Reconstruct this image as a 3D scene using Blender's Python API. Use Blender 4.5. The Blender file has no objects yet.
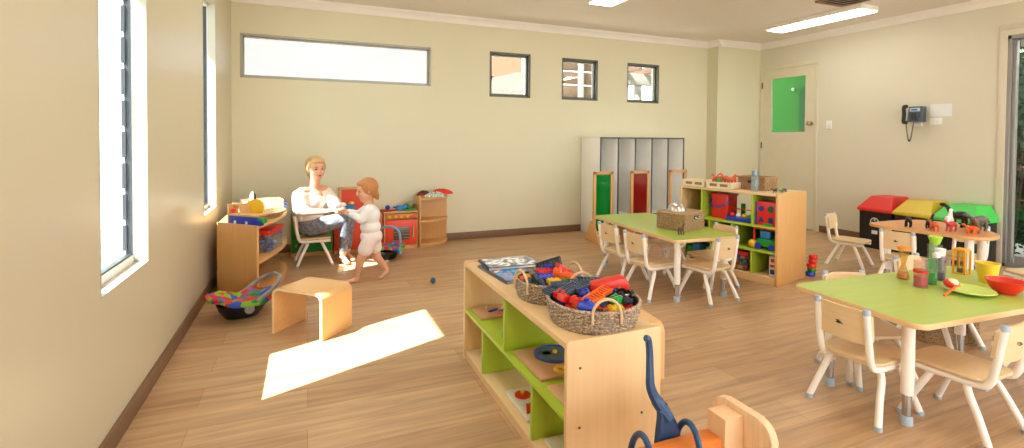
import bpy, bmesh, math, random
from mathutils import Vector, Matrix, Euler
C = bpy.context.scene.collection
R = math.radians
PI = math.pi
rnd = random.Random(7)

# ------------------------------------------------------------------ materials
def lin(h):
    h = h.lstrip('#'); v = [int(h[i:i+2], 16)/255 for i in (0, 2, 4)]
    return tuple((c/12.92 if c <= .04045 else ((c+.055)/1.055)**2.4) for c in v) + (1,)
_M = {}
def mat(name, col, rough=.5, metal=0, kind='plain', axis='X', scale=1.0, amt=.12, bump=0, spec=.5):
    if name in _M: return _M[name]
    m = bpy.data.materials.new(name); m.use_nodes = True; _M[name] = m
    nt = m.node_tree; b = nt.nodes['Principled BSDF']
    c = lin(col) if isinstance(col, str) else col
    b.inputs['Base Color'].default_value = c; b.inputs['Roughness'].default_value = rough
    b.inputs['Metallic'].default_value = metal; b.inputs['Specular IOR Level'].default_value = spec
    N = nt.nodes.new; L = nt.links.new
    tc = N('ShaderNodeTexCoord'); mp = N('ShaderNodeMapping'); L(tc.outputs['Object'], mp.inputs[0])
    nz = N('ShaderNodeTexNoise'); L(mp.outputs[0], nz.inputs['Vector'])
    if kind == 'wood':
        s = {'X': (2, 30, 30), 'Y': (30, 2, 30), 'Z': (30, 30, 2)}[axis]
        mp.inputs['Scale'].default_value = [a*scale for a in s]
        nz.inputs['Scale'].default_value = 1.6; nz.inputs['Detail'].default_value = 4; nz.inputs['Distortion'].default_value = .6
    else:
        nz.inputs['Scale'].default_value = 6*scale; nz.inputs['Detail'].default_value = 3
    mx = N('ShaderNodeMix'); mx.data_type = 'RGBA'
    L(nz.outputs[0], mx.inputs[0])
    if kind == 'mottle':
        nz.inputs['Detail'].default_value = 1; mr = N('ShaderNodeMapRange'); mr.inputs[1].default_value = .38; mr.inputs[2].default_value = .62
        L(nz.outputs[0], mr.inputs[0]); L(mr.outputs[0], mx.inputs[0])
    a = amt if kind != 'plain' else amt*.35
    mx.inputs[6].default_value = tuple(max(0, x*(1-a)) for x in c[:3]) + (1,)
    mx.inputs[7].default_value = tuple(min(1, x*(1+a)) for x in c[:3]) + (1,)
    L(mx.outputs[2], b.inputs['Base Color'])
    if bump:
        bp = N('ShaderNodeBump'); bp.inputs['Strength'].default_value = bump; bp.inputs['Distance'].default_value = .01
        L(nz.outputs[0], bp.inputs['Height']); L(bp.outputs[0], b.inputs['Normal'])
    return m
def glass(name, tint='#FFFFFF', rough=.02, refl=.12, body=0.0):
    if name in _M: return _M[name]
    m = bpy.data.materials.new(name); m.use_nodes = True; _M[name] = m
    nt = m.node_tree; nt.nodes.clear(); N = nt.nodes.new; L = nt.links.new
    out = N('ShaderNodeOutputMaterial'); tr = N('ShaderNodeBsdfTransparent'); gl = N('ShaderNodeBsdfGlossy')
    tr.inputs[0].default_value = lin(tint); gl.inputs['Roughness'].default_value = rough
    mx = N('ShaderNodeMixShader'); mx.inputs[0].default_value = refl
    lw_ = N('ShaderNodeLayerWeight'); lw_.inputs[0].default_value = .5
    pw = N('ShaderNodeMath'); pw.operation = 'POWER'; pw.inputs[1].default_value = 4; L(lw_.outputs['Facing'], pw.inputs[0])
    ma = N('ShaderNodeMath'); ma.operation = 'MULTIPLY_ADD'; ma.inputs[1].default_value = .25; ma.inputs[2].default_value = .04; L(pw.outputs[0], ma.inputs[0])
    L(ma.outputs[0], mx.inputs[0]); L(tr.outputs[0], mx.inputs[1]); L(gl.outputs[0], mx.inputs[2])
    if body:
        df = N('ShaderNodeBsdfDiffuse'); df.inputs[0].default_value = lin(tint)
        m2 = N('ShaderNodeMixShader'); m2.inputs[0].default_value = body
        L(mx.outputs[0], m2.inputs[1]); L(df.outputs[0], m2.inputs[2]); L(m2.outputs[0], out.inputs[0])
    else: L(mx.outputs[0], out.inputs[0])
    return m
def emit(name, col, s):
    if name in _M: return _M[name]
    m = bpy.data.materials.new(name); m.use_nodes = True; _M[name] = m
    b = m.node_tree.nodes['Principled BSDF']; b.inputs['Base Color'].default_value = lin(col)
    b.inputs['Emission Color'].default_value = lin(col); b.inputs['Emission Strength'].default_value = s
    return m

WOOD = {a: mat('birch_'+a, '#E3BF8D', .42, kind='wood', axis=a, amt=.10) for a in 'XYZ'}
PLYW = mat('chair_ply', '#E3C79A', .4, kind='wood', axis='Y', amt=.09)
HONEY = {a: mat('honey_'+a, '#D6A465', .42, kind='wood', axis=a, amt=.10) for a in 'XYZ'}
ORANGEW = mat('bent_ply', '#E0B074', .38, kind='wood', axis='X', amt=.08)
PINE = mat('pine', '#E8C29A', .5, kind='wood', axis='Z', amt=.26, scale=1.5)
ORBEAM = mat('orange_beam', '#DC7B2C', .45, kind='wood', axis='X', amt=.12)
EDGE = mat('pale_edge', '#EDCFA2', .5)
GREENL = {a: mat('lime_'+a, '#A9C238', .4, kind='wood', axis=a, amt=.07) for a in 'XYZ'}
GTOP = mat('green_laminate', '#AABD56', .3, kind='wood', axis='X', amt=.10)
CREAM = mat('cream_tube', '#F6EEE2', .35)
CAP = mat('grey_cap', '#A9B6C4', .4)
CHROME = mat('chrome', '#C9CDD2', .22, metal=1)
STEEL = mat('steel', '#C8C4BC', .28, metal=1)
RED = mat('red_plastic', '#DC2A1C', .3); BLUE = mat('blue_plastic', '#1F3FB4', .3)
GREEN = mat('green_plastic', '#1F9A3C', .3); YELLOW = mat('yellow_plastic', '#EFBF2A', .3)
ORANGE = mat('orange_plastic', '#EE6A24', .3); GREYB = mat('slate_plastic', '#46566A', .4)
BLACK = mat('black_plastic', '#10120F', .4); WHITE = mat('white_plastic', '#EDEBE4', .35)
DKGREY = mat('dark_grey', '#3A3F45', .45); LBLUE = mat('light_blue', '#3C8CD8', .3)
BROWN = mat('brown_plastic', '#6B4A33', .55); LGREEN = mat('bright_green_lid', '#43C24A', .35)
SLOT = mat('dark_slot', '#2A2620', .6)
ALU = mat('aluminium', '#8E8C84', .4, metal=.3)
PAPER = mat('paper', '#E6E6E6', .6)

# ------------------------------------------------------------------ mesh builder
class B:
    def __init__(s): s.bm = bmesh.new(); s.mi = 0
    def box(s, a, b, bev=0, M=None, seg=2):
        a = Vector(a); b = Vector(b); c = (a+b)/2; d = b-a
        r = bmesh.ops.create_cube(s.bm, size=1)['verts']
        for v in r: v.co = Vector((v.co.x*d.x, v.co.y*d.y, v.co.z*d.z)) + c
        if M is not None: bmesh.ops.transform(s.bm, matrix=M, verts=list(r))
        if bev: bmesh.ops.bevel(s.bm, geom=list({e for v in r for e in v.link_edges}), offset=bev, segments=seg, affect='EDGES', profile=.5)
        return s
    def tube(s, pts, r, n=10, closed=False, cap=True):
        pts = [Vector(p) for p in pts]; rs = r if isinstance(r, (list, tuple)) else [r]*len(pts)
        up = None; rings = []
        for i, p in enumerate(pts):
            if closed: t = pts[(i+1) % len(pts)] - pts[i-1]
            else: t = pts[min(i+1, len(pts)-1)] - pts[max(i-1, 0)]
            if t.length < 1e-9: t = Vector((0, 0, 1))
            t.normalize()
            if up is None:
                up = Vector((0, 0, 1)) if abs(t.z) < .9 else Vector((1, 0, 0))
            x = t.cross(up)
            if x.length < 1e-6: up = Vector((0, 1, 0)); x = t.cross(up)
            x.normalize(); up = x.cross(t).normalized()
            rings.append([s.bm.verts.new(p + (x*math.cos(2*PI*k/n) + up*math.sin(2*PI*k/n))*rs[i]) for k in range(n)])
        m = len(rings)
        for i in range(m if closed else m-1):
            A = rings[i]; Bq = rings[(i+1) % m]
            for k in range(n): s.bm.faces.new((A[k], A[(k+1) % n], Bq[(k+1) % n], Bq[k]))
        if cap and not closed:
            s.bm.faces.new(rings[0][::-1]); s.bm.faces.new(rings[-1])
        return s
    def lathe(s, prof, n=24, c=(0, 0, 0), sx=1, sy=1):
        c = Vector(c); rings = []
        for r, z in prof:
            if r < 1e-5: rings.append([s.bm.verts.new(c+Vector((0, 0, z)))])
            else: rings.append([s.bm.verts.new(c+Vector((r*sx*math.cos(2*PI*k/n), r*sy*math.sin(2*PI*k/n), z))) for k in range(n)])
        for A, Bq in zip(rings, rings[1:]):
            for k in range(n):
                k2 = (k+1) % n
                if len(A) == 1 and len(Bq) == 1: continue
                if len(A) == 1: s.bm.faces.new((A[0], Bq[k], Bq[k2]))
                elif len(Bq) == 1: s.bm.faces.new((A[k], A[k2], Bq[0]))
                else: s.bm.faces.new((A[k], A[k2], Bq[k2], Bq[k]))
        return s
    def prism(s, poly, z0, z1, bev=0, plane='XY', M=None):
        """polygon in a plane, extruded along the third axis from z0 to z1"""
        def P(u, v, w): return {'XY': (u, v, w), 'XZ': (u, w, v), 'YZ': (w, u, v)}[plane]
        A = [s.bm.verts.new(P(u, v, z0)) for u, v in poly]; Bq = [s.bm.verts.new(P(u, v, z1)) for u, v in poly]
        n = len(poly)
        fa = s.bm.faces.new(A[::-1]); fb = s.bm.faces.new(Bq)
        for k in range(n): s.bm.faces.new((A[k], A[(k+1) % n], Bq[(k+1) % n], Bq[k]))
        if M is not None: bmesh.ops.transform(s.bm, matrix=M, verts=A+Bq)
        if bev:
            es = list(set(fa.edges) | set(fb.edges))
            bmesh.ops.bevel(s.bm, geom=es, offset=bev, segments=2, affect='EDGES', profile=.5)
        return s
    def ball(s, c, r, M=None, n=16):
        rr = r if isinstance(r, (tuple, list)) else (r, r, r); m = max(6, n*2//3)
        T = Matrix.Translation(Vector(c)) @ (M or Matrix.Identity(4)) @ Matrix.Diagonal((*rr, 1)); rings = []
        for j in range(m+1):
            th = PI*j/m
            if j in (0, m): rings.append([s.bm.verts.new(T @ Vector((0, 0, math.cos(th))))])
            else: rings.append([s.bm.verts.new(T @ Vector((math.sin(th)*math.cos(2*PI*k/n), math.sin(th)*math.sin(2*PI*k/n), math.cos(th)))) for k in range(n)])
        for A, Q in zip(rings, rings[1:]):
            for k in range(n):
                k2 = (k+1) % n
                if len(A) == 1: s.bm.faces.new((A[0], Q[k], Q[k2]))
                elif len(Q) == 1: s.bm.faces.new((A[k], Q[0], A[k2]))
                else: s.bm.faces.new((A[k], Q[k], Q[k2], A[k2]))
        return s
    def cyl(s, a, b, r0, r1=None, n=16):
        return s.tube([a, b], [r0, r0 if r1 is None else r1], n)
    def build(s, name, m, parent=None, smooth=True, ang=35, loc=None):
        bmesh.ops.recalc_face_normals(s.bm, faces=s.bm.faces)
        me = bpy.data.meshes.new(name); s.bm.to_mesh(me); s.bm.free()
        for x in (m if isinstance(m, (list, tuple)) else [m]): me.materials.append(x)
        if smooth:
            me.shade_smooth(); me.set_sharp_from_angle(angle=R(ang))
        o = bpy.data.objects.new(name, me); C.objects.link(o)
        if parent: o.parent = parent
        if loc: o.location = loc
        return o
def tag(o, label, cat=None, group=None):
    o['label'] = label
    if cat: o['category'] = cat
    if group: o['group'] = group
    return o
def thing(name, label, cat, loc=(0, 0, 0), rz=0, group=None, rot=None):
    o = bpy.data.objects.new(name, None); C.objects.link(o); o.empty_display_size = .05
    o.location = loc; o.rotation_euler = rot if rot else (0, 0, rz)
    return tag(o, label, cat, group)
def struct(o): o['kind'] = 'structure'; return o
def copy_tree(o, parent=None):
    c = o.copy(); C.objects.link(c)
    if parent is not None: c.parent = parent
    for ch in list(o.children): copy_tree(ch, c)
    return c
def rrect(x0, y0, x1, y1, r, n=5):
    pts = []
    for cx, cy, a in ((x1-r, y1-r, 0), (x0+r, y1-r, 90), (x0+r, y0+r, 180), (x1-r, y0+r, 270)):
        for k in range(n+1):
            t = R(a + 90*k/n); pts.append((cx+r*math.cos(t), cy+r*math.sin(t)))
    return pts
def spl(pts, n=6):
    """Catmull-Rom through the points"""
    P = [Vector(p) for p in pts]; P = [P[0]*2-P[1]] + P + [P[-1]*2-P[-2]]; out = []
    for i in range(1, len(P)-2):
        for k in range(n):
            t = k/n; a, b, c, d = P[i-1:i+3]
            out.append(.5*((2*b)+(c-a)*t+(2*a-5*b+4*c-d)*t*t+(3*b-a-3*c+d)*t**3))
    out.append(P[-2]); return out

# ------------------------------------------------------------------ the room
XL, YB, XR, YF, H = -.69, 5.58, 6.2, -2.2, 2.6
def wallmat(name, col, rough):
    m = mat(name, col, rough, amt=.06, scale=.3); return m
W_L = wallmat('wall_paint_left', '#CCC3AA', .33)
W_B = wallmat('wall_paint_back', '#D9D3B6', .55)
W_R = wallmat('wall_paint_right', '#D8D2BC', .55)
CEILM = wallmat('ceiling_paint', '#E4DED6', .8)
TRIMW = mat('white_trim', '#EAE3D6', .4)
def holes_wall(name, m, axis, w0, w1, u0, u1, z0, z1, holes):
    """wall slab with openings: axis 'X' = slab normal along X; holes (u0,u1,z0,z1)"""
    us = sorted({u0, u1, *[h[0] for h in holes], *[h[1] for h in holes]}); b = B()
    for a, c in zip(us, us[1:]):
        hs = sorted([h for h in holes if h[0] <= a+1e-6 and h[1] >= c-1e-6], key=lambda h: h[2]); z = z0
        for h in hs+[None]:
            top = h[2] if h else z1
            if top > z+1e-6:
                if axis == 'X': b.box((w0, a, z), (w1, c, top))
                else: b.box((a, w0, z), (c, w1, top))
            if h: z = h[3]
    return struct(b.build(name, m, smooth=False))
w1, w2 = (2.207, 2.786, .607, 2.27), (4.14, 4.66, .612, 2.27)
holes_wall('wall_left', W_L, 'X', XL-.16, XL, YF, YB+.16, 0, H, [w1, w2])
lw = (-.615, 1.307, 1.78, 2.222)
sq = [(2.015, 2.553, 1.692, 2.232), (2.99, 3.525, 1.692, 2.222), (3.985, 4.512, 1.69, 2.224)]
holes_wall('wall_back', W_B, 'Y', YB, YB+.16, XL, XR, 0, H, [lw]+sq)
gd = (-.6, 2.58, 0, 2.215)
dr = (4.49, 5.355, 0, 2.235)
holes_wall('wall_right', W_R, 'X', XR, XR+.14, YF, YB+.16, 0, H, [gd, dr])
bw = (.2, 5.6, 0, 2.35)
holes_wall('wall_front', W_B, 'Y', YF-.14, YF, XL-.16, XR+.14, 0, H, [bw])
struct(B().box((5.38, 5.385, 0), (XR, YB, H)).build('wall_pier', W_B, smooth=False))
struct(B().box((XL-.67, YF-.8, H), (XR+1.0, YB+.45, H+.2)).build('ceiling', CEILM, smooth=False))  # right-hand overhang is an unseen addition that shades the green wall and garden

# floor: timber-look vinyl planks running along X
fm = bpy.data.materials.new('vinyl_planks'); fm.use_nodes = True
nt = fm.node_tree; N = nt.nodes.new; L = nt.links.new; bs = nt.nodes['Principled BSDF']
tc = N('ShaderNodeTexCoord'); br = N('ShaderNodeTexBrick'); L(tc.outputs['Object'], br.inputs['Vector'])
br.inputs['Scale'].default_value = 1; br.inputs['Brick Width'].default_value = 1.22; br.inputs['Row Height'].default_value = .18
br.inputs['Mortar Size'].default_value = .0012; br.offset = .37; br.inputs['Mortar Smooth'].default_value = .3
br.inputs['Color1'].default_value = lin('#C5A37C'); br.inputs['Color2'].default_value = lin('#B59069'); br.inputs['Mortar'].default_value = lin('#977150')
mp = N('ShaderNodeMapping'); mp.inputs['Scale'].default_value = (1.6, 22, 1); L(tc.outputs['Object'], mp.inputs[0])
nz = N('ShaderNodeTexNoise'); nz.inputs['Scale'].default_value = 1.3; nz.inputs['Detail'].default_value = 6; nz.inputs['Distortion'].default_value = .8; L(mp.outputs[0], nz.inputs['Vector'])
rp = N('ShaderNodeValToRGB'); rp.color_ramp.elements[0].position = .3; rp.color_ramp.elements[1].position = .72
rp.color_ramp.elements[0].color = (.72, .72, .74, 1); rp.color_ramp.elements[1].color = (1.15, 1.13, 1.1, 1)
L(nz.outputs[0], rp.inputs[0])
mx = N('ShaderNodeMix'); mx.data_type = 'RGBA'; mx.blend_type = 'MULTIPLY'; mx.inputs[0].default_value = 1
L(br.outputs['Color'], mx.inputs[6]); L(rp.outputs[0], mx.inputs[7]); L(mx.outputs[2], bs.inputs['Base Color'])
bs.inputs['Roughness'].default_value = .38; bs.inputs['Specular IOR Level'].default_value = .45
struct(B().box((XL-.16, YF-.14, -.12), (XR+.14, YB+.16, 0)).build('floor', fm, smooth=False))

SKIRT = mat('brown_skirting', '#7A5B41', .5)
def bb(name, a, b): struct(B().box(a, b, .003).build(name, SKIRT))
bb('baseboard_left', (XL, YF, 0), (XL+.012, YB, .085))
bb('baseboard_back', (XL, YB-.012, 0), (5.38, YB, .085))
bb('baseboard_pier', (5.38, 5.373, 0), (XR, 5.385, .085))
bb('baseboard_right', (XR-.012, 2.66, 0), (XR, 4.42, .085))
def cornice(name, m): 
    return struct(m.build(name, TRIMW2))
TRIMW2 = mat('cornice_paint', '#F0ECE6', .6)
prof = [(0, 0), (0, -.08), (.012, -.08), (.02, -.06), (.045, -.03), (.07, -.018), (.08, 0)]
cornice('trim_1', B().prism([(XR-u, H+v) for u, v in prof], YF, 5.385, plane='XZ'))
cornice('trim_2', B().prism([(YB-u, H+v) for u, v in prof], XL, 5.38, plane='YZ'))
cornice('trim_3', B().prism([(XL+u, H+v) for u, v in prof], YF, YB, plane='XZ'))
cornice('trim_4', B().prism([(5.385-u, H+v) for u, v in prof], 5.38, XR, plane='YZ'))
cornice('trim_5', B().prism([(5.38-u, H+v) for u, v in prof], 5.305, YB, plane='XZ'))

# ---- windows
CLEAR = glass('window_glass'); FROST = glass('hazy_glass', '#BDBBB7', rough=.3, body=.12)
DARKF = mat('dark_frame', '#33363C', .4); WFR = mat('white_frame', '#EFEBE4', .35); GFR = mat('grey_frame', '#A9A698', .4, metal=.2)
LOUV = glass('louvre_glass', '#EAF4F6')
def louvre_window(name, w):
    y0, y1, z0, z1 = w
    o = struct(bpy.data.objects.new(name, None)); C.objects.link(o); o.location = (XL-.075, (y0+y1)/2, z0)
    hw = (y1-y0)/2; hh = z1-z0
    b = B()
    b.box((-.045, -hw, 0), (.02, hw, .035), .003); b.box((-.045, -hw, hh-.03), (.02, hw, hh), .003)
    b.box((-.045, -hw, .03), (.02, -hw+.004, hh-.03)); b.box((-.045, hw-.004, .03), (.02, hw, hh-.03))
    b.build('window_frame', WFR, o)
    b = B()
    b.box((-.010, -hw+.004, .035), (.016, -hw+.007, hh-.03)); b.box((-.010, hw-.007, .035), (.016, hw-.004, hh-.03))
    b.box((-.014, -hw+.012, .035), (.012, hw-.012, .043))
    n = 11; st = (hh-.08)/n
    for k in range(n):
        z = .05+st*(k+.5)
        for s in (-1, 1): b.box((-.020, s*(hw-.009)-.003, z-st*.44), (-.004, s*(hw-.009)+.003, z+st*.38), M=None)
    b.build('louvre_gallery', DARKF, o)
    b = B()
    for k in range(n):
        z = .05+st*(k+.5)
        b.box((-.003, -hw+.025, -st*.53), (.003, hw-.025, st*.53), M=Matrix.Translation((-.02, 0, z)) @ Matrix.Rotation(R(-5), 4, 'Y'))
    b.build('pane', LOUV, o)
    # white painted lining of the reveal
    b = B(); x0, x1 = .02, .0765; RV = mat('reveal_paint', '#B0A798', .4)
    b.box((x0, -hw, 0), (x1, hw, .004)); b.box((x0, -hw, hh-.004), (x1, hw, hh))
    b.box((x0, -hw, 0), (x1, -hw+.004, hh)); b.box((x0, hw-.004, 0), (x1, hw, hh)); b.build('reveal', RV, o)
louvre_window('window_1', w1); louvre_window('window_2', w2)
def back_window(name, w, pane, hand=False, frm=None, mull=.028):
    x0, x1, z0, z1 = w
    o = struct(bpy.data.objects.new(name, None)); C.objects.link(o); o.location = ((x0+x1)/2, YB+.06, z0)
    a = (x1-x0)/2; h = z1-z0; b = B()
    b.box((-a, -.055, 0), (-a+.02, .03, h)); b.box((a-.02, -.055, 0), (a, .03, h)); b.box((-a, -.055, 0), (a, .03, .02)); b.box((-a, -.055, h-.02), (a, .03, h))
    t = mull
    b.box((-a+.015, -.015, .015), (-a+.015+t, .025, h-.015)); b.box((a-.015-t, -.015, .015), (a-.015, .025, h-.015))
    b.box((-a+.015, -.015, .015), (a-.015, .025, .015+t)); b.box((-a+.015, -.015, h-.015-t), (a-.015, .025, h-.015))
    b.build('window_frame', frm or GFR, o)
    B().box((-a+.03, .002, .03), (a-.03, .008, h-.03)).build('pane', pane, o, smooth=False)
    if hand:
        q = B(); q.box((-a+.03, -.03, h*.38), (-a+.045, -.01, h*.46), .003); q.tube([(-a+.037, -.03, h*.42), (-a+.037, -.045, h*.44), (-a+.055, -.05, h*.45)], .006); q.build('window_latch', DARKF, o)
GFR2 = mat('olive_frame', '#5F5F50', .4, metal=.2)
back_window('window_3', lw, FROST, mull=.018)
for i, s_ in enumerate(sq): back_window('window_%d' % (4+i), s_, CLEAR, True, GFR2)

# ---- right wall door with green-seen glazing
DOORP = mat('door_paint', '#DAD2B8', .45)
o = struct(bpy.data.objects.new('door_1', None)); C.objects.link(o); o.location = (XR, 4.9225, 0)
hw = .4325
b = B()
for y0, y1, z0, z1 in ((-hw+.02, -.26, .01, 2.205), (.27, hw-.02, .01, 2.205), (-.26, .27, .01, 1.31), (-.26, .27, 2.075, 2.205)):
    b.box((-.005+.01, y0, z0), (.045, y1, z1))
b.build('door_leaf', DOORP, o)
B().box((.02, -.26, 1.31), (.026, .27, 2.075)).build('pane', glass('door_glass', '#E4F2E4'), o)
b = B()
for a, c in (((-.006, -hw-.02, 0), (.06, -hw+.02, 2.207)), ((-.006, hw-.02, 0), (.06, hw+.02, 2.207)), ((-.006, -hw-.02, 2.207), (.06, hw+.02, 2.25))): b.box(a, c, .001)
b.build('door_frame', DOORP, o)
b = B(); b.lathe([(0, 0), (.028, 0), (.028, .006), (.012, .008), (.012, .035), (.026, .045), (.03, .06), (.02, .072), (0, .075)], 16)
k = b.build('door_knob', mat('brass_knob', '#A09070', .3, metal=.8), o); k.rotation_euler = (0, R(-90), 0); k.location = (-.0, -.355, 1.42)
for z in (.25, 1.12, 1.99): B().cyl((-.012, hw-.022, z-.045), (-.012, hw-.022, z+.045), .009).build('hinge', DKGREY, o)

# ---- sliding glass door on the right
o = struct(bpy.data.objects.new('door_2', None)); C.objects.link(o); o.location = (XR+.03, 0, 0)
b = B(); ALU2 = mat('door_aluminium', '#9A9790', .4, metal=.25)
b.box((-.03, 2.555, 0), (.09, 2.58, 2.215)); b.box((-.03, -.6, 0), (.09, -.56, 2.215)); b.box((-.03, -.6, 2.175), (.09, 2.58, 2.215)); b.box((-.03, -.6, 0), (.09, 2.58, .03))
b.build('door_frame', ALU2, o)
b = B()
for a, c in ((2.525, 2.555), (.96, 1.04), (-.56, -.48)): b.box((0, a, .03), (.05, c, 2.175), .004)
b.box((0, -.5, .03), (.05, 2.5, .11)); b.box((0, -.5, 2.1), (.05, 2.5, 2.175))
b.build('sash', ALU2, o)
b = B(); b.box((.02, 1.04, .11), (.026, 2.54, 2.1)); b.box((.02, -.48, .11), (.026, .96, 2.1)); b.build('pane', CLEAR, o, smooth=False)
ARCH = mat('architrave', '#D6CDB6', .5)
struct(B().box((XR-.012, 2.58, 0), (XR, 2.64, 2.27), .003).box((XR-.012, -.66, 2.2705), (XR, 2.64, 2.32), .003).build('trim_6', ARCH))

# ---- unseen glazed doors behind the viewer, added to flood the room with daylight
o = struct(bpy.data.objects.new('added_daylight_door', None)); C.objects.link(o); o.location = (0, YF-.06, 0)
b = B()
for x in (.2, 1.98, 3.76, 5.54): b.box((x, 0, 0), (x+.06, .05, 2.35))
b.box((.2, 0, 0), (5.6, .05, .05)); b.box((.2, 0, 2.3), (5.6, .05, 2.35)); b.build('door_frame', ALU, o)
B().box((.26, .022, .05), (5.54, .028, 2.3)).build('pane', CLEAR, o, smooth=False)

# ---- outside
CONC = mat('paving', '#B8B2A6', .8)
struct(B().box((-9, -12, -.3), (18, 20, -.13)).build('ground', CONC, smooth=False))
PEACH = mat('peach_render', '#6E5A42', .8)
struct(B().box((2.45, 8.6, -.13), (3.75, 8.9, 4.2)).build('exterior_wall', PEACH, smooth=False))
PALE = mat('pale_render', '#6E6A62', .8)
b = B().prism([(2.45, 1.2), (3.76, 1.2), (3.76, 2.42), (3.6, 2.42), (2.45, 2.12)], 8.5, 8.6, plane='XZ')
struct(b.build('exterior_render_band', PALE, smooth=False))
TIMB = mat('timber_boards', '#4C3826', .7, kind='wood', axis='X', amt=.2)
t = thing('timber_fence', 'weathered brown board fence with pale posts outside the middle small square window', 'fence', (5.0, 8.7, -.13))
for k in range(12): B().box((-.9, 0, .25+k*.27), (.62, .03, .5+k*.27), .003).build('fence_board', TIMB, t)
for x in (-.78, .02, .62): B().box((x, -.06, 0), (x+.11, 0, 3.6), .004).build('post', PALE, t)
t = thing('pergola', 'white painted pergola outside the rightmost small square window', 'pergola', (6.7, 8.6, -.13))
for x in (-.35, .35, 1.3): B().box((x, -.06, 0), (x+.12, .06, 2.55), .004).build('post', PALE, t)
B().box((-.9, -.08, 2.45), (1.8, .08, 2.68), .004).build('beam', PALE, t)
for x in (-.7, -.2, .3, .8, 1.3): B().box((x, -.6, 2.68), (x+.06, 1.2, 2.8)).build('rafter', TIMB, t)
GW = mat('green_wall', '#2E7A26', .6)
b = B(); b.box((7.5, 4.2, -.13), (7.6, 8.0, 3.0)); struct(b.build('exterior_green_wall', GW, smooth=False))
tag(B().ball((0, 0, 0), .03).build('wall_lamp', WHITE, loc=(7.47, 5.83, 2.04)), 'small white round lamp on the green wall seen through the cream door', 'wall lamp')
o = struct(B().box((7.47, 5.45, -.13), (7.5, 5.72, 2.06)).build('exterior_green_doorway', mat('dark_green', '#1E5A2A', .6)))
LEAF = mat('leaf', '#143010', .9, spec=.1, amt=.5, scale=3); BARK = mat('bark', '#3E3226', .8)
def shrub(x, y, r, h, label, seed):
    rr = random.Random(seed); t = thing('garden_shrub', label, 'shrub', (x, y, -.13), group='shrubs outside the glass door'); b = B()
    for k in range(2200):
        a = rr.uniform(0, 2*PI); z = rr.uniform(.1, h); q = r*math.sqrt(rr.random())*(1-.3*abs(z/h-.5))
        p = Vector((q*math.cos(a), q*math.sin(a), z)); d = Vector((rr.uniform(-1, 1), rr.uniform(-1, 1), rr.uniform(-.6, .8))).normalized()
        e = d.orthogonal().normalized(); l = rr.uniform(.05, .09)
        vs = [b.bm.verts.new(p), b.bm.verts.new(p+d*l*.5+e*l*.25), b.bm.verts.new(p+d*l), b.bm.verts.new(p+d*l*.5-e*l*.25)]
        b.bm.faces.new(vs)
    b.build('foliage', LEAF, t, smooth=False)
    b = B()
    for k in range(4): b.tube([(0, 0, 0), (rr.uniform(-.1, .1), rr.uniform(-.1, .1), h*.5), (rr.uniform(-.3, .3), rr.uniform(-.3, .3), h*.9)], [.025, .018, .006], 6)
    b.build('stem', BARK, t)
shrub(7.4, 3.0, .62, 2.6, 'tall dark green shrub filling the view through the glass door', 3)
shrub(7.9, 1.7, .5, 2.2, 'lower dark green shrub further forward outside the glass door', 5)
o = struct(B().box((8.6, -1, -.13), (8.7, 3.9, 2.6)).build('exterior_dark_backing', mat('dark_backing', '#101C12', .9, spec=.1)))  # added near-black backing that deepens the view through the glass door

# ------------------------------------------------------------------ ceiling fittings and wall fittings
DIFF = emit('lamp_diffuser', '#FFFDF6', 9.0)
def lamp(x, y, label):
    t = thing('ceiling_light', label, 'ceiling light', (x, y, H), group='batten lights on the ceiling')
    B().box((-.14, -.57, -.05), (.14, .57, 0), .004).build('housing', TRIMW, t)
    B().box((-.128, -.558, -.062), (.128, .558, -.046), .004).build('diffuser', DIFF, t)
    return t
lamp(2.725, 3.73, 'rectangular ceiling light cut by the top edge, nearer the middle of the ceiling')
for lx, ly in ((.2, 3.8), (.2, 1.2), (2.78, 1.2), (5.42, 1.2), (.2, -1.2), (2.78, -1.2), (5.42, -1.2)): lamp(lx, ly, 'added batten ceiling light outside the frame, put in to brighten the room')  # unseen extra lights, added to lift the room's brightness
lamp(5.365, 3.9, 'long rectangular ceiling light in front of the cream door')
t = thing('ceiling_vent', 'brown slatted air vent in the ceiling beside the long right-hand light', 'air vent', (4.93, 3.27, H))
VM = mat('vent_brown', '#A58A70', .6)
B().box((-.2, -.2, -.014), (.2, .2, -.008)).build('backing', SLOT, t)
b = B()
for a, c in (((-.2, -.2), (-.18, .2)), ((.18, -.2), (.2, .2)), ((-.2, -.2), (.2, -.18)), ((-.2, .18), (.2, .2))): b.box((*a, -.02), (*c, 0))
b.build('frame', VM, t)
for k in range(7): B().box((-.18, -.012, -.002), (.18, .012, .002), M=Matrix.Translation((0, -.15+.05*k, -.018)) @ Matrix.Rotation(R(35), 4, 'X')).build('slat', VM, t)

t = thing('wall_phone', 'dark grey corded telephone mounted on the right wall', 'telephone', (XR-.02, 3.33, 1.49))
b = B().prism([(-.09, -.085), (-.0, -.085), (.0, .085), (-.06, .085)], -.10, .04, bev=.006, plane='XZ'); b.build('phone_body', mat('phone_grey', '#4A5660', .4), t)
b = B().box((-.078, -.075, .03), (-.066, .02, .068), .002, M=None); b.build('display', mat('phone_screen', '#C8D8E8', .2), t)
b = B().box((-.0785, -.055, .04), (-.079, .005, .055)); b.build('display_text', mat('lcd_blue', '#2C4C80', .3), t)
for r_ in range(4):
    for c_ in range(3): B().box((-.094, -.07+c_*.03, -.07+r_*.022), (-.082, -.05+c_*.03, -.056+r_*.022), .001).build('key', DKGREY, t)
hs = B().tube(spl([(-.05, .07, .09), (-.09, .07, .075), (-.085, .07, 0), (-.09, .07, -.075), (-.05, .07, -.09)]), [.022]*6+[.018]*13+[.022]*6, 10).build('handset', BLACK, t)
cp = []
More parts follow.
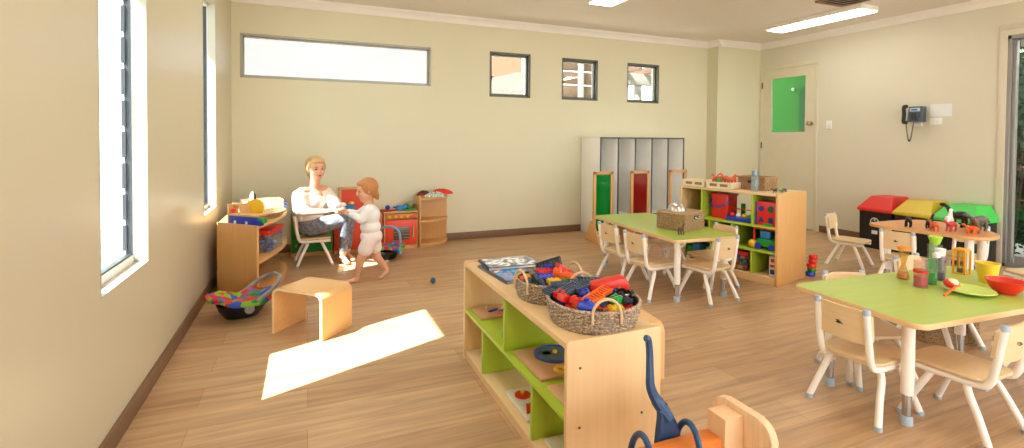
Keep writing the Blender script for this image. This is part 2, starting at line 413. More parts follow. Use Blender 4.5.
for k in range(90):
    s_ = k/89; y = .075-.075*s_; z = -.09-.205*math.sin(PI*s_)
    cp.append((-.04+.006*math.cos(k*1.6), y+.004*math.sin(k*1.6), z))
B().tube(cp, .004, 5).build('cord', BLACK, t)
B().box((-.012, -.06, -.13), (.018, .03, -.092), .003).build('socket_plate', WHITE, t)
tag(B().box((XR-.004, 3.012, 1.462), (XR, 3.205, 1.592)).build('wall_notice', PAPER), 'white laminated paper notice right of the wall phone', 'notice')
for k in range(6):
    pass
t = thing('wall_switch', 'white double socket plate just under the paper notice', 'socket plate', (XR, 3.15, 1.41))
B().box((-.01, -.055, -.035), (0, .055, .035), .003).build('plate', WHITE, t); B().box((-.014, -.03, -.015), (-.01, -.01, .015), .001).build('rocker', PAPER, t); B().box((-.014, .01, -.015), (-.01, .03, .015), .001).build('rocker', PAPER, t)
t = thing('wall_switch', 'small white light switch beside the cream door', 'light switch', (XR, 4.32, 1.395))
B().box((-.01, -.036, -.055), (0, .036, .055), .003).build('plate', WHITE, t); B().box((-.014, -.01, -.015), (-.01, .01, .015), .001).build('rocker', PAPER, t)
# laminated notice text lines (unreadable in the photo) kept as faint grey strips belong to the sheet's surface

# ------------------------------------------------------------------ chairs
def make_chair(label):
    t = thing('toddler_chair', label, 'chair', group='toddler chairs')
    zs = .245
    sp = rrect(-.13, -.135, .15, .135, .05)
    sp = [(x, y*(1-.06*(x < 0))) for x, y in sp]
    B().prism(sp, zs, zs+.014, bev=.004).build('seat', PLYW, t)
    # curved backrest panel
    b = B(); n = 10; rows = []
    f = B(); pts_o = []; 
    for k in range(n+1):
        y = -.118+.236*k/n; x = -.148-.022*(1-(y/.118)**2)
        cut = .022*max(0, abs(y)/.118-.75)/.25
        rows.append((x, y, .335+cut, .482-cut*.9))
    prev = None
    for x, y, z0, z1 in rows:
        vs = [b.bm.verts.new(c) for c in ((x, y, z0), (x+.012, y, z0), (x+.012-.012, y, z1), (x-.012, y, z1))]
        if prev:
            for q in range(4): b.bm.faces.new((prev[q], prev[(q+1) % 4], vs[(q+1) % 4], vs[q]))
        else: b.bm.faces.new(vs[::-1])
        prev = vs
    b.bm.faces.new(prev)
    back = b.build('backrest', PLYW, t, ang=30)
    lg = B()
    for s in (-1,):
        lg.prism([(-.017, -.004), (-.004, -.001), (.006, .008), (.016, .006), (.008, 0), (.018, -.006), (.002, -.008)], 0, .001, plane='YZ')
    lo = lg.build('printed_mark', SLOT, back); lo.location = (-.1835, 0, .41); lo.rotation_euler = (0, R(-5), 0)
    for s in (-1, 1):
        P = [(.14, s*.112, .226), (.02, s*.112, .226), (-.10, s*.108, .228), (-.132, s*.106, .25), (-.146, s*.106, .30), (-.172, s*.104, .478)]
        st = B().tube(spl(P, 5), .0140, 12).build('side_tube', CREAM, t)
        B().lathe([(.015, -.012), (.015, .004), (.012, .01), (0, .013)], 12).build('tube_cap', CAP, st, loc=(-.1725, s*.104, .482))
    for xx, dx in ((-.055, -.097), (.06, .09)):
        P = [(xx+dx*q_[2], q_[0], q_[1]) for q_ in ((-.148, .012, 1), (-.128, .11, .55), (-.112, .185, .16), (-.085, .218, .02), (0, .223, 0), (.085, .218, .02), (.112, .185, .16), (.128, .11, .55), (.148, .012, 1))]
        lo = B().tube(spl(P, 5), .0140, 12).build('leg_arch', CREAM, t)
        for s in (-1, 1):
            B().lathe([(0, 0), (.015, 0), (.0157, .006), (.015, .02)], 12).build('foot_cap', CAP, lo, loc=(xx+dx, s*.148, 0))
    return t
chair0 = make_chair('x')
used = [0]
def chair(x, y, deg, label):
    o = chair0 if not used[0] else copy_tree(chair0); used[0] = 1
    o.location = (x, y, 0); o.rotation_euler = (0, 0, R(deg)); o['label'] = label; return o
chair(2.49, 3.52, 6, 'toddler chair on the near long side of the basket table, farther one')
chair(2.46, 3.11, 5, 'toddler chair on the near long side of the basket table, closer one')
chair(2.80, 2.87, 97, 'toddler chair at the short end of the basket table, back to the viewer')
chair(3.04, 3.64, 184, 'toddler chair tucked under the far side of the basket table, seen beneath its top')
chair(3.07, 3.12, 182, 'toddler chair whose curved back rises behind the right corner of the basket table')
chair(2.325, 1.435, 2, 'toddler chair at the left end of the front green table, printed mark on back')
chair(2.575, 1.19, 92, 'toddler chair at the bottom right, its back cut by the picture edge')
chair(2.64, 1.62, -110, 'toddler chair behind the front green table, only its back rim showing')
chair(3.17, 1.16, 92, 'toddler chair beside the bottom right one, mostly outside the frame')
chair(3.45, 1.72, -90, 'toddler chair seen under the right end of the front green table')
chair(4.79, 3.11, -72, 'toddler chair standing free in front of the red bin')
chair(4.46, 2.46, 12, 'toddler chair with its back to the viewer at the left of the animal table')
chair(5.05, 2.35, 188, 'toddler chair on the far right side of the animal table, back rim showing')
chair(4.84, 1.80, 75, 'toddler chair with its seat just behind the yellow cup, cut by the right edge')
chair(.055, 5.03, 4, 'toddler chair under the seated woman')

# ------------------------------------------------------------------ tables
def table_leg(t, x, y, h, r=.024):
    lg = B().cyl((0, 0, .13), (0, 0, h), r).build('leg', CREAM, t, loc=(x, y, 0))
    B().cyl((0, 0, .03), (0, 0, .14), r*.72, n=14).build('leg_extension', CHROME, lg)
    B().lathe([(0, 0), (r*.95, 0), (r*.95, .03), (r*.8, .038), (0, .038)], 16).build('foot', CAP, lg)
def rect_table(label, x, y, rz, lx, ly, inset):
    t = thing('play_table', label, 'table', (x, y, 0), rz)
    B().prism(rrect(-lx/2, -ly/2, lx/2, ly/2, .05, 6), .452, .4745, bev=.003).build('edge_band', WOOD['X'], t)
    B().prism(rrect(-lx/2+.003, -ly/2+.003, lx/2-.003, ly/2-.003, .047, 6), .4745, .4755).build('tabletop', GTOP, t)
    for sx in (-1, 1):
        for sy in (-1, 1): table_leg(t, sx*(lx/2-inset), sy*(ly/2-inset), .452)
rect_table('rectangular green-topped low table with a wicker basket on it, in mid room', 2.765, 3.385, R(87), 1.2, .61, .09)
rect_table('large green-topped low table at front right laid with beakers and bowls', 2.845, 1.415, R(-3.5), 1.22, .59, .12)
SALM = mat('peach_laminate', '#DE9A64', .3, kind='wood', axis='Y', amt=.08)
t = thing('play_table', 'low peach-coloured half-round table holding animal figures, in front of the bins', 'table', (4.75, 2.35, 0))
sh = [(4.384, 2.665), (4.365, 2.55), (4.44, 2.2), (4.475, 2.05), (4.56, 1.975), (4.75, 1.99), (4.94, 2.14), (5.08, 2.40), (5.08, 2.56), (4.99, 2.67), (4.8, 2.715), (4.46, 2.72)]
q = [Vector((a, b_, 0)) for a, b_ in sh]; q = spl(q+[q[0]], 4)[:-1]; q = [(v.x-4.75, v.y-2.35) for v in q]
B().prism(q, .478, .4995, bev=.003).build('edge_band', HONEY['X'], t)
B().prism([(a*.993, b_*.993) for a, b_ in q], .4995, .5005).build('tabletop', SALM, t)
for x, y in ((-.27, .25), (-.2, -.27), (.24, .18), (.08, -.22)): table_leg(t, x, y, .478, .027)

# ------------------------------------------------------------------ centre open shelf
def screw(par, p, ax='Y'):
    b = B().lathe([(0, 0), (.0045, 0), (.0045, .0015), (0, .002)], 10); o = b.build('screw', DKGREY, par); o.location = p
    o.rotation_euler = (R(90), 0, 0)
X0, X1, Y0, Y1, HS = .783, 1.165, 1.408, 2.56, .525
t = thing('open_shelf_unit', 'low birch double-sided shelf unit with lime green shelves in the middle foreground', 'shelf unit', (.974, 1.984, 0))
def lb(b_, a, c, bev=.002): return b_.box((a[0]-.974, a[1]-1.984, a[2]), (c[0]-.974, c[1]-1.984, c[2]), bev)
b = B(); b.prism(rrect(X0-.974, 0, X1-.974, HS+.008, .012, 3), Y0-1.984, Y0+.018-1.984, bev=.002, plane='XZ'); near = b.build('side_panel', WOOD['Z'], t)
for p in ((X0-.974+.05, Y0-1.984, .44), (X0-.974+.05, Y0-1.984, .24), (X0-.974+.3, Y0-1.984, .24), (X0-.974+.12, Y0-1.984, .12)): screw(near, p)
b = B(); b.prism(rrect(X0-.974, 0, X1-.974, HS+.008, .012, 3), Y1-.018-1.984, Y1-1.984, bev=.002, plane='XZ'); b.build('side_panel', WOOD['Z'], t)
lb(B(), (X0+.004, Y0+.018, HS-.022), (X1-.004, Y1-.018, HS)).build('top_panel', WOOD['Y'], t)
lb(B(), (X0+.003, Y0+.018, .258), (X1-.003, Y1-.018, .275)).build('green_shelf', GREENL['Y'], t)
lb(B(), (X0+.004, Y0+.018, .03), (X1-.004, Y1-.018, .047)).build('bottom_board', WOOD['Y'], t)
lb(lb(B(), (X0+.006, Y0+.018, 0), (X0+.022, Y1-.018, .03)), (X1-.022, Y0+.018, 0), (X1-.006, Y1-.018, .03)).build('plinth', WOOD['Y'], t)
lb(B(), (X0+.004, 1.972, .275), (X1-.004, 1.988, HS-.022)).build('green_divider', GREENL['Z'], t)
for y in (2.262, 1.69): lb(B(), (X0+.004, y-.008, .047), (X1-.004, y+.008, .258)).build('green_divider', GREENL['Z'], t)
# puzzles and boards inside
def puzzle(x, y, z, w, l, rz, label, pieces, base='#D9B48A'):
    t = thing('wooden_puzzle', label, 'puzzle', (x, y, z), rz, group='puzzles lying in the centre shelf unit')
    B().box((-w/2, -l/2, 0), (w/2, l/2, .012), .002).build('board', [mat('puz_'+base, base, .5)], t)
    for kind, px, py, s, m in pieces:
        b = B()
        if kind == 'disc': b.lathe([(0, .012), (s, .012), (s, .018), (0, .018)], 20, (px, py, 0))
        elif kind == 'ring': b.tube([(px+s*math.cos(2*PI*k/24), py+s*math.sin(2*PI*k/24), .015) for k in range(24)], .008, 6, closed=True)
        elif kind == 'tri': b.prism([(px-s, py-s), (px+s, py-s*.3), (px-s*.2, py+s)], .012, .019, bev=.001)
        elif kind == 'knob': b.lathe([(.003, .012), (.003, .022), (.009, .024), (.009, .033), (0, .037)], 12, (px, py, 0))
        elif kind == 'bar': b.box((px-s*1.6, py-.008, .012), (px+s*1.6, py+.008, .018), .001, M=Matrix.Rotation(R(30), 4, 'Z'))
        b.build('puzzle_piece', m, t)
puzzle(.905, 2.43, .276, .19, .17, 0, 'small pegged puzzle on the green shelf at the far end of the centre unit', [('knob', -.03, .02, .01, WOOD['X']), ('bar', .0, .0, .02, BLUE), ('bar', .02, -.04, .012, BLUE), ('knob', .05, -.01, .01, WOOD['X']), ('disc', .02, -.05, .012, ORANGE)], '#C79A70')
puzzle(.95, 1.80, .276, .27, .27, 0, 'wooden puzzle with a blue round picture on the upper green shelf', [('disc', .01, .04, .085, GREYB), ('ring', .01, .04, .075, BLUE), ('disc', -.02, .05, .02, GREEN), ('knob', .01, .03, .01, YELLOW), ('bar', .0, -.09, .03, GREEN), ('ring', -.03, -.095, .02, YELLOW)], '#C79A70')
puzzle(.94, 1.53, .276, .25, .17, 0, 'wooden puzzle with green and red pieces at the near end of the upper green shelf', [('bar', -.05, .03, .02, GREEN), ('disc', -.08, .0, .015, RED), ('ring', .0, .02, .03, RED)], '#D0A67A')
puzzle(.94, 1.92, .048, .24, .25, 0, 'white puzzle board with red circle and red triangle on the bottom shelf', [('disc', -.06, .06, .035, RED), ('knob', -.06, .06, .01, YELLOW), ('tri', -.07, -.05, .035, RED), ('knob', -.07, -.05, .01, RED), ('disc', .04, .06, .03, BLUE)], '#E2D4C0')
puzzle(.93, 1.58, .048, .2, .16, 0, 'pale puzzle board at the near end of the bottom shelf', [('disc', -.03, .02, .02, RED), ('disc', .04, .02, .02, BLUE)], '#E4D6C2')
puzzle(.96, 2.37, .048, .25, .14, 0, 'pale puzzle board at the far end of the bottom shelf', [('disc', .02, .02, .02, YELLOW)], '#E4D6C2')
tag(B().box((-.05, -.03, 0), (.05, .03, .03), .003).build('picture_card_box', [mat('green_box', '#2C9A58', .5)], loc=(.88, 2.08, .276)), 'small green picture box on the upper green shelf behind the divider', 'box')

# ------------------------------------------------------------------ books on the unit
def cover(name, c0, cols):
    m = bpy.data.materials.new(name); m.use_nodes = True; nt = m.node_tree; b = nt.nodes['Principled BSDF']; b.inputs['Roughness'].default_value = .25
    tc = nt.nodes.new('ShaderNodeTexCoord'); nz = nt.nodes.new('ShaderNodeTexNoise'); nz.inputs['Scale'].default_value = 9; nz.inputs['Detail'].default_value = 2; nz.inputs['Distortion'].default_value = 1.5
    rp = nt.nodes.new('ShaderNodeValToRGB'); rp.color_ramp.interpolation = 'CONSTANT'
    nt.links.new(tc.outputs['Object'], nz.inputs['Vector']); nt.links.new(nz.outputs[0], rp.inputs[0]); nt.links.new(rp.outputs[0], b.inputs['Base Color'])
    rp.color_ramp.elements[0].color = lin(c0); rp.color_ramp.elements[1].position = .42; rp.color_ramp.elements[1].color = lin(cols[0])
    for i, c in enumerate(cols[1:]): e = rp.color_ramp.elements.new(.5+.06*i); e.color = lin(c)
    return m
def book(x, y, z, w, l, rz, lab, cm, cc='#4A4650', th=.012):
    t = thing('picture_book', lab, 'book', (x, y, z), rz, group='picture books on the centre unit')
    b = B().box((-w/2, -l/2, 0), (w/2, l/2, .002), .0005).box((-w/2, -l/2, th-.002), (w/2, l/2, th), .0005).box((-w/2, -l/2, 0), (-w/2+.003, l/2, th), .0005)
    b.build('cover', mat('cov'+cc, cc, .3), t); B().box((-w/2+.003, -l/2+.004, .002), (w/2-.005, l/2-.004, th-.002)).build('pages', PAPER, t)
    B().box((-w/2+.012, -l/2+.012, th), (w/2-.012, l/2-.012, th+.0006)).build('cover_picture', cm, t, smooth=False)
book(.93, 2.27, .5255, .2, .33, R(5), 'blue picture book lying under the grey one on the centre unit', cover('cov_a', '#2F6FC0', ['#58A8E0', '#2F8FD8', '#E26A3A', '#F0E8E0', '#2A6A50']), '#5A5F68')
book(.98, 2.385, .538, .29, .19, R(-3), 'grey picture book on top with white boat-like shapes on its cover', cover('cov_b', '#7A8088', ['#A8B0B8', '#F2F4F6', '#F6F6F6', '#7FB4C8', '#3AA04A']), '#3F3E46', .014)

# ------------------------------------------------------------------ wicker
def wick(name, c):
    if name in _M: return _M[name]
    m = mat(name, c, .65, kind='mottle', amt=.45, scale=22); return m
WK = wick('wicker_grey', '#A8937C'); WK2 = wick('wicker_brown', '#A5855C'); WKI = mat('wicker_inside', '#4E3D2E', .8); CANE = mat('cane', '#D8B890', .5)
def round_basket(x, y, z, r0, r1, h, label, handles, rz=0, sy=1.0):
    t = thing('wicker_basket', label, 'basket', (x, y, z), rz, group='round wicker baskets of blocks')
    b = B(); rows = int(h/.0068); n = 108
    for k in range(rows):
        f = k/(rows-1); r = r0+(r1-r0)*math.sin(f*PI/2)
        b.tube([((r+.0028*math.cos(27*2*PI*i/n+PI*k))*math.cos(2*PI*i/n), sy*(r+.0028*math.cos(27*2*PI*i/n+PI*k))*math.sin(2*PI*i/n), .005+f*(h-.012)) for i in range(n)], .0038, 5, closed=True)
    b.build('woven_wall', WK, t)
    B().lathe([(0, .002), (r0-.004, .002), (r0-.006, .006), (r1-.009, h-.008), (r1-.006, h-.006), (r0-.001, .0)], 40, sx=1, sy=sy).build('lining', WKI, t)
    B().tube([(r1*math.cos(2*PI*i/48), sy*r1*math.sin(2*PI*i/48), h-.003) for i in range(48)], .0062, 8, closed=True).build('rim', WK, t)
    for a in handles:
        c = Vector((r1*math.cos(a), sy*r1*math.sin(a), h-.01)); d = Vector((-math.sin(a), math.cos(a), 0))
        pts = [c+d*(.05*math.cos(u))+Vector((0, 0, .055*math.sin(u))) for u in [PI*i/14 for i in range(15)]]
        B().tube([pts[0]-Vector((0, 0, .03))]+pts+[pts[-1]-Vector((0, 0, .03))], .0052, 8).build('handle', CANE, t)
BN = (.985, 1.575); BFr = (.957, 1.885)
round_basket(BN[0], BN[1], HS, .153, .169, .085, 'wicker basket of track pieces and blocks at the near end of the centre unit', (R(-106), R(74)))
round_basket(BFr[0], BFr[1], HS, .130, .141, .08, 'wicker basket of blocks behind the first one, nearer the books', (R(-172), R(8)))

# ---- building blocks: stud bricks
def brick(nx, ny, m, label, loc, rot, h=.024, u=.018, cat='toy brick', group=None, name='building_brick', studs=True):
    b = B(); b.box((-nx*u/2, -ny*u/2, 0), (nx*u/2, ny*u/2, h), .0012)
    if studs:
        for i in range(nx):
            for j in range(ny): b.cyl((-nx*u/2+u*(i+.5), -ny*u/2+u*(j+.5), h-.001), (-nx*u/2+u*(i+.5), -ny*u/2+u*(j+.5), h+.0045), .0055, n=8)
    o = b.build(name, m); o.location = loc; o.rotation_euler = rot; return tag(o, label, cat, group)
def wheel_plate(m, label, loc, rot, group):   # lattice plate
    b = B(); b.box((-.06, -.022, 0), (.06, .022, .005), .001)
    for i in range(9): b.box((-.058+i*.0137, -.021, .005), (-.053+i*.0137, .021, .014), .001)
    b.box((-.06, -.022, .004), (.06, -.018, .015)); b.box((-.06, .018, .004), (.06, .022, .015))
    o = b.build('lattice_plate', m); o.location = loc; o.rotation_euler = rot; return tag(o, label, 'toy brick', group)
g1 = 'blocks in the near wicker basket'; g2 = 'blocks in the far wicker basket'
names = {'RED': RED, 'BLUE': BLUE, 'GREEN': GREEN, 'YELLOW': YELLOW, 'ORANGE': ORANGE, 'SLATE': GREYB, 'DARK': DKGREY}
zt = HS+.082
def nb(dx, dy, dz): return (BN[0]+dx, BN[1]+dy, HS+dz)
def fb(dx, dy, dz): return (BFr[0]+dx, BFr[1]+dy, HS+dz)
# near basket: lower fill
rr = random.Random(11)
fillc = ['DARK', 'RED', 'SLATE', 'ORANGE', 'DARK', 'BLUE', 'SLATE', 'RED', 'DARK', 'GREEN', 'SLATE', 'YELLOW']
for k in range(34):
    a = k*2.39996; q = .015+.118*math.sqrt((k+.5)/34); c = fillc[k % 12]
    brick(3 if k % 3 else 4, 2, names[c], '%s plastic brick in the pile filling the near wicker basket' % c.lower().replace('dark', 'dark grey').replace('slate', 'slate blue'),
          nb(q*math.cos(a), q*math.sin(a), .042+.006*(k % 3)), (R(rr.uniform(-14, 14)), R(rr.uniform(-14, 14)), rr.uniform(0, 6.3)), group=g1+', '+c.lower(), h=.026)
# near basket: features
for i, (dx, dy, dz, rx, ry, rz) in enumerate([(-.10, .10, .092, 8, -5, 20), (-.05, .115, .10, -6, 4, 5), (.02, .10, .098, 5, 6, -8), (-.075, .055, .10, 10, -4, 30), (.0, .055, .105, 0, -6, 12), (.06, .115, .10, 6, 2, -25)]):
    wheel_plate(GREYB, 'slate blue lattice track plate heaped at the back of the near basket', nb(dx, dy, dz), (R(rx), R(ry), R(rz)), g1+', track plates')
for i, (dx, dy, dz, rx, ry, rz) in enumerate([(-.055, -.06, .088, 10, -14, 8), (.0, -.035, .098, 8, -10, 20)]):
    wheel_plate(ORANGE, 'orange-red lattice plate in the middle of the near basket', nb(dx, dy, dz), (R(rx), R(ry), R(rz)), g1+', orange plates')
b = B().prism([(-.075, 0), (-.06, .0), (-.05, .022), (.035, .022), (.045, 0), (.07, 0), (.07, .03), (.055, .048), (-.065, .048), (-.075, .035)], -.026, .026, bev=.002, plane='XZ')
o = b.build('arch_block', RED); o.location = nb(.085, .015, .092); o.rotation_euler = (R(4), R(-12), R(-20)); tag(o, 'long red arch block standing highest at the right of the near basket', 'toy block')
b = B().ball((0, 0, 0), (.035, .03, .022)); b.cyl((0, 0, .015), (0, 0, .03), .01); o = b.build('domed_block', BLUE); o.location = nb(-.085, -.092, .088); tag(o, 'blue domed block at the near rim of the near basket', 'toy block')
for k, (dx, dy, c) in enumerate([(-.13, -.005, 'RED'), (-.12, .04, 'RED'), (-.105, -.045, 'RED'), (-.03, .01, 'BLUE'), (.045, .03, 'YELLOW'), (.04, -.09, 'GREEN')]):
    brick(2, 2, names[c], '%s stud brick on top of the pile in the near wicker basket' % c.lower(), nb(dx, dy, .084), (R(rr.uniform(-20, 20)), R(rr.uniform(-20, 20)), rr.uniform(0, 3)), group=g1+', top '+c.lower())
for k, (dx, dy) in enumerate([(.105, -.055), (.13, -.01), (.075, -.085)]):
    t = thing('toy_wheel_set', 'black toy wheels on an axle at the right of the near basket', 'toy wheels', nb(dx, dy, .095), R(40*k), group='wheel sets in the near basket')
    B().cyl((-.022, 0, 0), (.022, 0, 0), .005).build('axle', STEEL, t)
    for s in (-1, 1): B().cyl((s*.022-.007, 0, 0), (s*.022+.007, 0, 0), .017).build('wheel', BLACK, t)
# far basket
for k in range(24):
    a = k*2.39996; q = .012+.1*math.sqrt((k+.5)/24); c = fillc[(k*5+1) % 12]
    brick(3 if k % 3 else 4, 2, names[c], '%s plastic brick in the pile filling the far wicker basket' % c.lower().replace('dark', 'dark grey').replace('slate', 'slate blue'),
          fb(q*math.cos(a), q*math.sin(a), .038+.006*(k % 3)), (R(rr.uniform(-14, 14)), R(rr.uniform(-14, 14)), rr.uniform(0, 6.3)), group=g2+', '+c.lower())
wheel_plate(GREYB, 'grey lattice plate leaning against the left rim of the far basket', fb(-.075, .0, .085), (R(60), R(10), R(75)), g2+', plates')
wheel_plate(GREYB, 'grey lattice plate leaning beside the left rim of the far basket', fb(-.055, -.03, .08), (R(55), R(0), R(65)), g2+', plates')
wheel_plate(DKGREY, 'dark lattice plate tilted up at the back of the far basket', fb(.035, .07, .11), (R(55), R(-20), R(-35)), g2+', dark plates')
for nx, ny, c, dx, dy, dz, rz, lab in [(4, 2, 'RED', -.02, .01, .088, 5, 'red brick lying across the top of the far basket'), (4, 2, 'BLUE', -.04, -.035, .08, -5, 'blue brick across the front of the far basket'),
        (3, 2, 'YELLOW', -.02, -.08, .07, 0, 'yellow brick at the front rim of the far basket'), (3, 2, 'ORANGE', .03, -.02, .088, 60, 'orange brick in the centre of the far basket'), (3, 3, 'ORANGE', .06, -.06, .078, 30, 'orange-red brick at the right of the far basket'),
        (3, 2, 'GREEN', .035, -.095, .062, -30, 'green brick at the near right rim of the far basket'), (2, 2, 'BLUE', .02, .05, .09, 20, 'small blue brick at the back of the far basket')]:
    brick(nx, ny, names[c], lab, fb(dx, dy, dz), (R(rr.uniform(-8, 8)), R(rr.uniform(-8, 8)), R(rz)), group=g2+', singles')
b = B().prism([(-.04, 0), (.05, 0), (-.03, .05)], -.016, .016, bev=.002, plane='XZ'); o = b.build('wedge_block', RED); o.location = fb(.075, .01, .085); o.rotation_euler = (0, 0, R(10)); tag(o, 'red wedge block at the right of the far basket', 'toy block')

# ------------------------------------------------------------------ bentwood cube chairs
def bent(x, y, rz, w, d, h, label):
    t = thing('bentwood_stool', label, 'stool', (x, y, 0), rz, group='bent plywood cube stools')
    th = .016; r = .05
    def arc(rad, a0, a1, cx, cz, n=8): return [(cx+rad*math.cos(R(a0+(a1-a0)*k/n)), cz+rad*math.sin(R(a0+(a1-a0)*k/n))) for k in range(n+1)]
    out = [(-w/2, 0)]+arc(r, 180, 90, -w/2+r, h-r)+arc(r, 90, 0, w/2-r, h-r)+[(w/2, 0)]
    inn = [(w/2-th, 0)]+arc(r-th, 0, 90, w/2-r, h-r)+arc(r-th, 90, 180, -w/2+r, h-r)+[(-w/2+th, 0)]
    B().prism(out+inn, -d/2, d/2, bev=.002, plane='XZ').build('bent_shell', ORANGEW, t, ang=25)
    for s in (-1, 1): B().prism([(p[0]*.999, p[1]*.999) for p in out+inn], s*d/2-.0012, s*d/2+.0012, plane='XZ').build('edge', EDGE, t, ang=25)
bent(.030, 3.29, R(-42), .375, .27, .28, 'bent plywood cube stool standing beside the patch of sunlight')
bent(1.53, 2.15, R(84), .34, .27, .28, 'bent plywood cube stool half hidden behind the centre shelf unit')

# ------------------------------------------------------------------ toy baby carriers (black shell, patchwork seat, hoop handle)
def patch():
    if 'patchwork' in _M: return _M['patchwork']
    m = bpy.data.materials.new('patchwork'); _M['patchwork'] = m; m.use_nodes = True; nt = m.node_tree; b = nt.nodes['Principled BSDF']; b.inputs['Roughness'].default_value = .7
    tc = nt.nodes.new('ShaderNodeTexCoord'); vo = nt.nodes.new('ShaderNodeTexVoronoi'); vo.inputs['Scale'].default_value = 26; mp = nt.nodes.new('ShaderNodeMapping'); mp.inputs['Scale'].default_value = (1, 1.4, 1)
    sp_ = nt.nodes.new('ShaderNodeSeparateColor'); rp = nt.nodes.new('ShaderNodeValToRGB'); rp.color_ramp.interpolation = 'CONSTANT'
    nt.links.new(tc.outputs['Object'], mp.inputs[0]); nt.links.new(mp.outputs[0], vo.inputs['Vector']); nt.links.new(vo.outputs['Color'], sp_.inputs[0]); nt.links.new(sp_.outputs[0], rp.inputs[0]); nt.links.new(rp.outputs[0], b.inputs['Base Color'])
    e = rp.color_ramp.elements; e[0].color = lin('#D02418'); e[1].position = .3; e[1].color = lin('#3050B0')
    for p, c in ((.45, '#E04A30'), (.55, '#7AB42A'), (.68, '#6A6A88'), (.8, '#1F8A3A'), (.9, '#C83020')): q = e.new(p); q.color = lin(c)
    return m
def carrier(x, y, rz, label, hm, sc=1.0, upright=False):
    t = thing('toy_baby_carrier', label, 'toy baby carrier', (x, y, 0), rz); t.scale = (sc,)*3
    b = B(); b.lathe([(0, .012), (.05, 0), (.085, .008), (.115, .05), (.128, .085), (.118, .085), (.1, .05), (0, .04)], 32, sx=1.0, sy=.72); b.build('shell', BLACK, t)
    # thick patchwork liner, rising at the head end
    b = B(); n = 40; rows = []
    for ring, (f, dz) in enumerate(((1.22, -.012), (1.28, .008), (1.2, .02), (.9, .012), (.5, -.012), (.12, -.02))):
        rows.append([])
        for k in range(n):
            a = 2*PI*k/n; rx = .138*f; ry = .105*f
            z = .088+dz+.035*abs(math.cos(a))*f*(1 if math.cos(a) < 0 else .35)+.006*math.sin(7*a)
            rows[-1].append(b.bm.verts.new((rx*math.cos(a), ry*math.sin(a), z)))
    for A, Bq in zip(rows, rows[1:]):
        for k in range(n): b.bm.faces.new((A[k], A[(k+1) % n], Bq[(k+1) % n], Bq[k]))
    b.bm.faces.new(rows[-1][::-1]); b.bm.faces.new(rows[0]); b.build('patchwork_liner', patch(), t, ang=60)
    P = [(.0, -.115, .075), (.06, -.118, .115), (.13, -.11, .16), (.175, -.06, .19), (.185, 0, .195), (.175, .06, .19), (.13, .11, .16), (.06, .118, .115), (0, .115, .075)]
    if upright: P = [(.0, -.115, .075), (.0, -.12, .17), (.01, -.105, .245), (.015, -.06, .28), (.015, 0, .29), (.015, .06, .28), (.01, .105, .245), (0, .12, .17), (0, .115, .075)]
    h = B().tube(spl(P, 5), .011, 10).build('carry_handle', hm, t)
    for s in (-1, 1): B().cyl((0, s*.105, .07), (0, s*.128, .07), .024).build('handle_hub', hm, h)
HG = mat('handle_grey', '#8E8C8C', .35); HB = mat('handle_blue', '#7C98C4', .35)
carrier(-.40, 3.70, R(22), 'black toy baby carrier with patchwork liner and grey handle on the floor at left', HG, 1.22)
carrier(.74, 4.95, R(50), 'toy baby carrier with upright blue-grey handle standing in front of the toy oven', HB, 1.08, True)

# ball on floor
tag(B().ball((0, 0, .022), .022).build('small_ball', [mat('teal_ball', '#1E5A86', .3)], loc=(.956, 3.985, 0)), 'small dark blue ball alone on the floor', 'ball')

# ------------------------------------------------------------------ left bow-front cabinet
t = thing('bow_front_shelf', 'bow-fronted wooden shelf cabinet against the left wall', 'shelf cabinet', (-.45, 4.5, 0))
poly = [(-.625, 4.245), (-.335, 3.965), (-.285, 4.12), (-.225, 4.32), (-.182, 4.52), (-.163, 4.70), (-.168, 4.87), (-.2, 5.02), (-.27, 5.14), (-.38, 5.22), (-.62, 5.24)]
lp = [(a+.45, c-4.5) for a, c in poly]
def shrink(p, f): 
    cx = sum(a for a, _ in p)/len(p); cy = sum(c for _, c in p)/len(p); return [(cx+(a-cx)*f, cy+(c-cy)*f) for a, c in p]
d = Vector((poly[1][0]-poly[0][0], poly[1][1]-poly[0][1], 0)).normalized(); nn = Vector((-d.y, d.x, 0))
A = Vector((*lp[0], 0)); Bv = Vector((*lp[1], 0))
b = B().prism([(A.x, A.y), (Bv.x, Bv.y), (Bv.x+nn.x*.018, Bv.y+nn.y*.018), (A.x+nn.x*.018, A.y+nn.y*.018)], 0, .553, bev=.002); b.build('side_panel', HONEY['Z'], t)
B().prism([(lp[0][0]-.0, lp[0][1]+.03), (lp[0][0]+.014, lp[0][1]+.03), (lp[-1][0]+.014, lp[-1][1]), (lp[-1][0], lp[-1][1])], 0, .535).build('back_panel', HONEY['Z'], t)
B().prism([lp[-1], lp[-2], (lp[-2][0], lp[-2][1]-.016), (lp[-1][0], lp[-1][1]-.016)], 0, .53, bev=.001).build('side_panel', HONEY['Z'], t)
sp2 = shrink(lp, .985)
for z, nm in ((.523, 'top_panel'), (.265, 'shelf_board'), (.02, 'bottom_board')): B().prism(sp2, z, z+.02, bev=.002).build(nm, HONEY['Y'], t)
B().prism(shrink(lp, .95), 0, .02).build('plinth', HONEY['Y'], t)
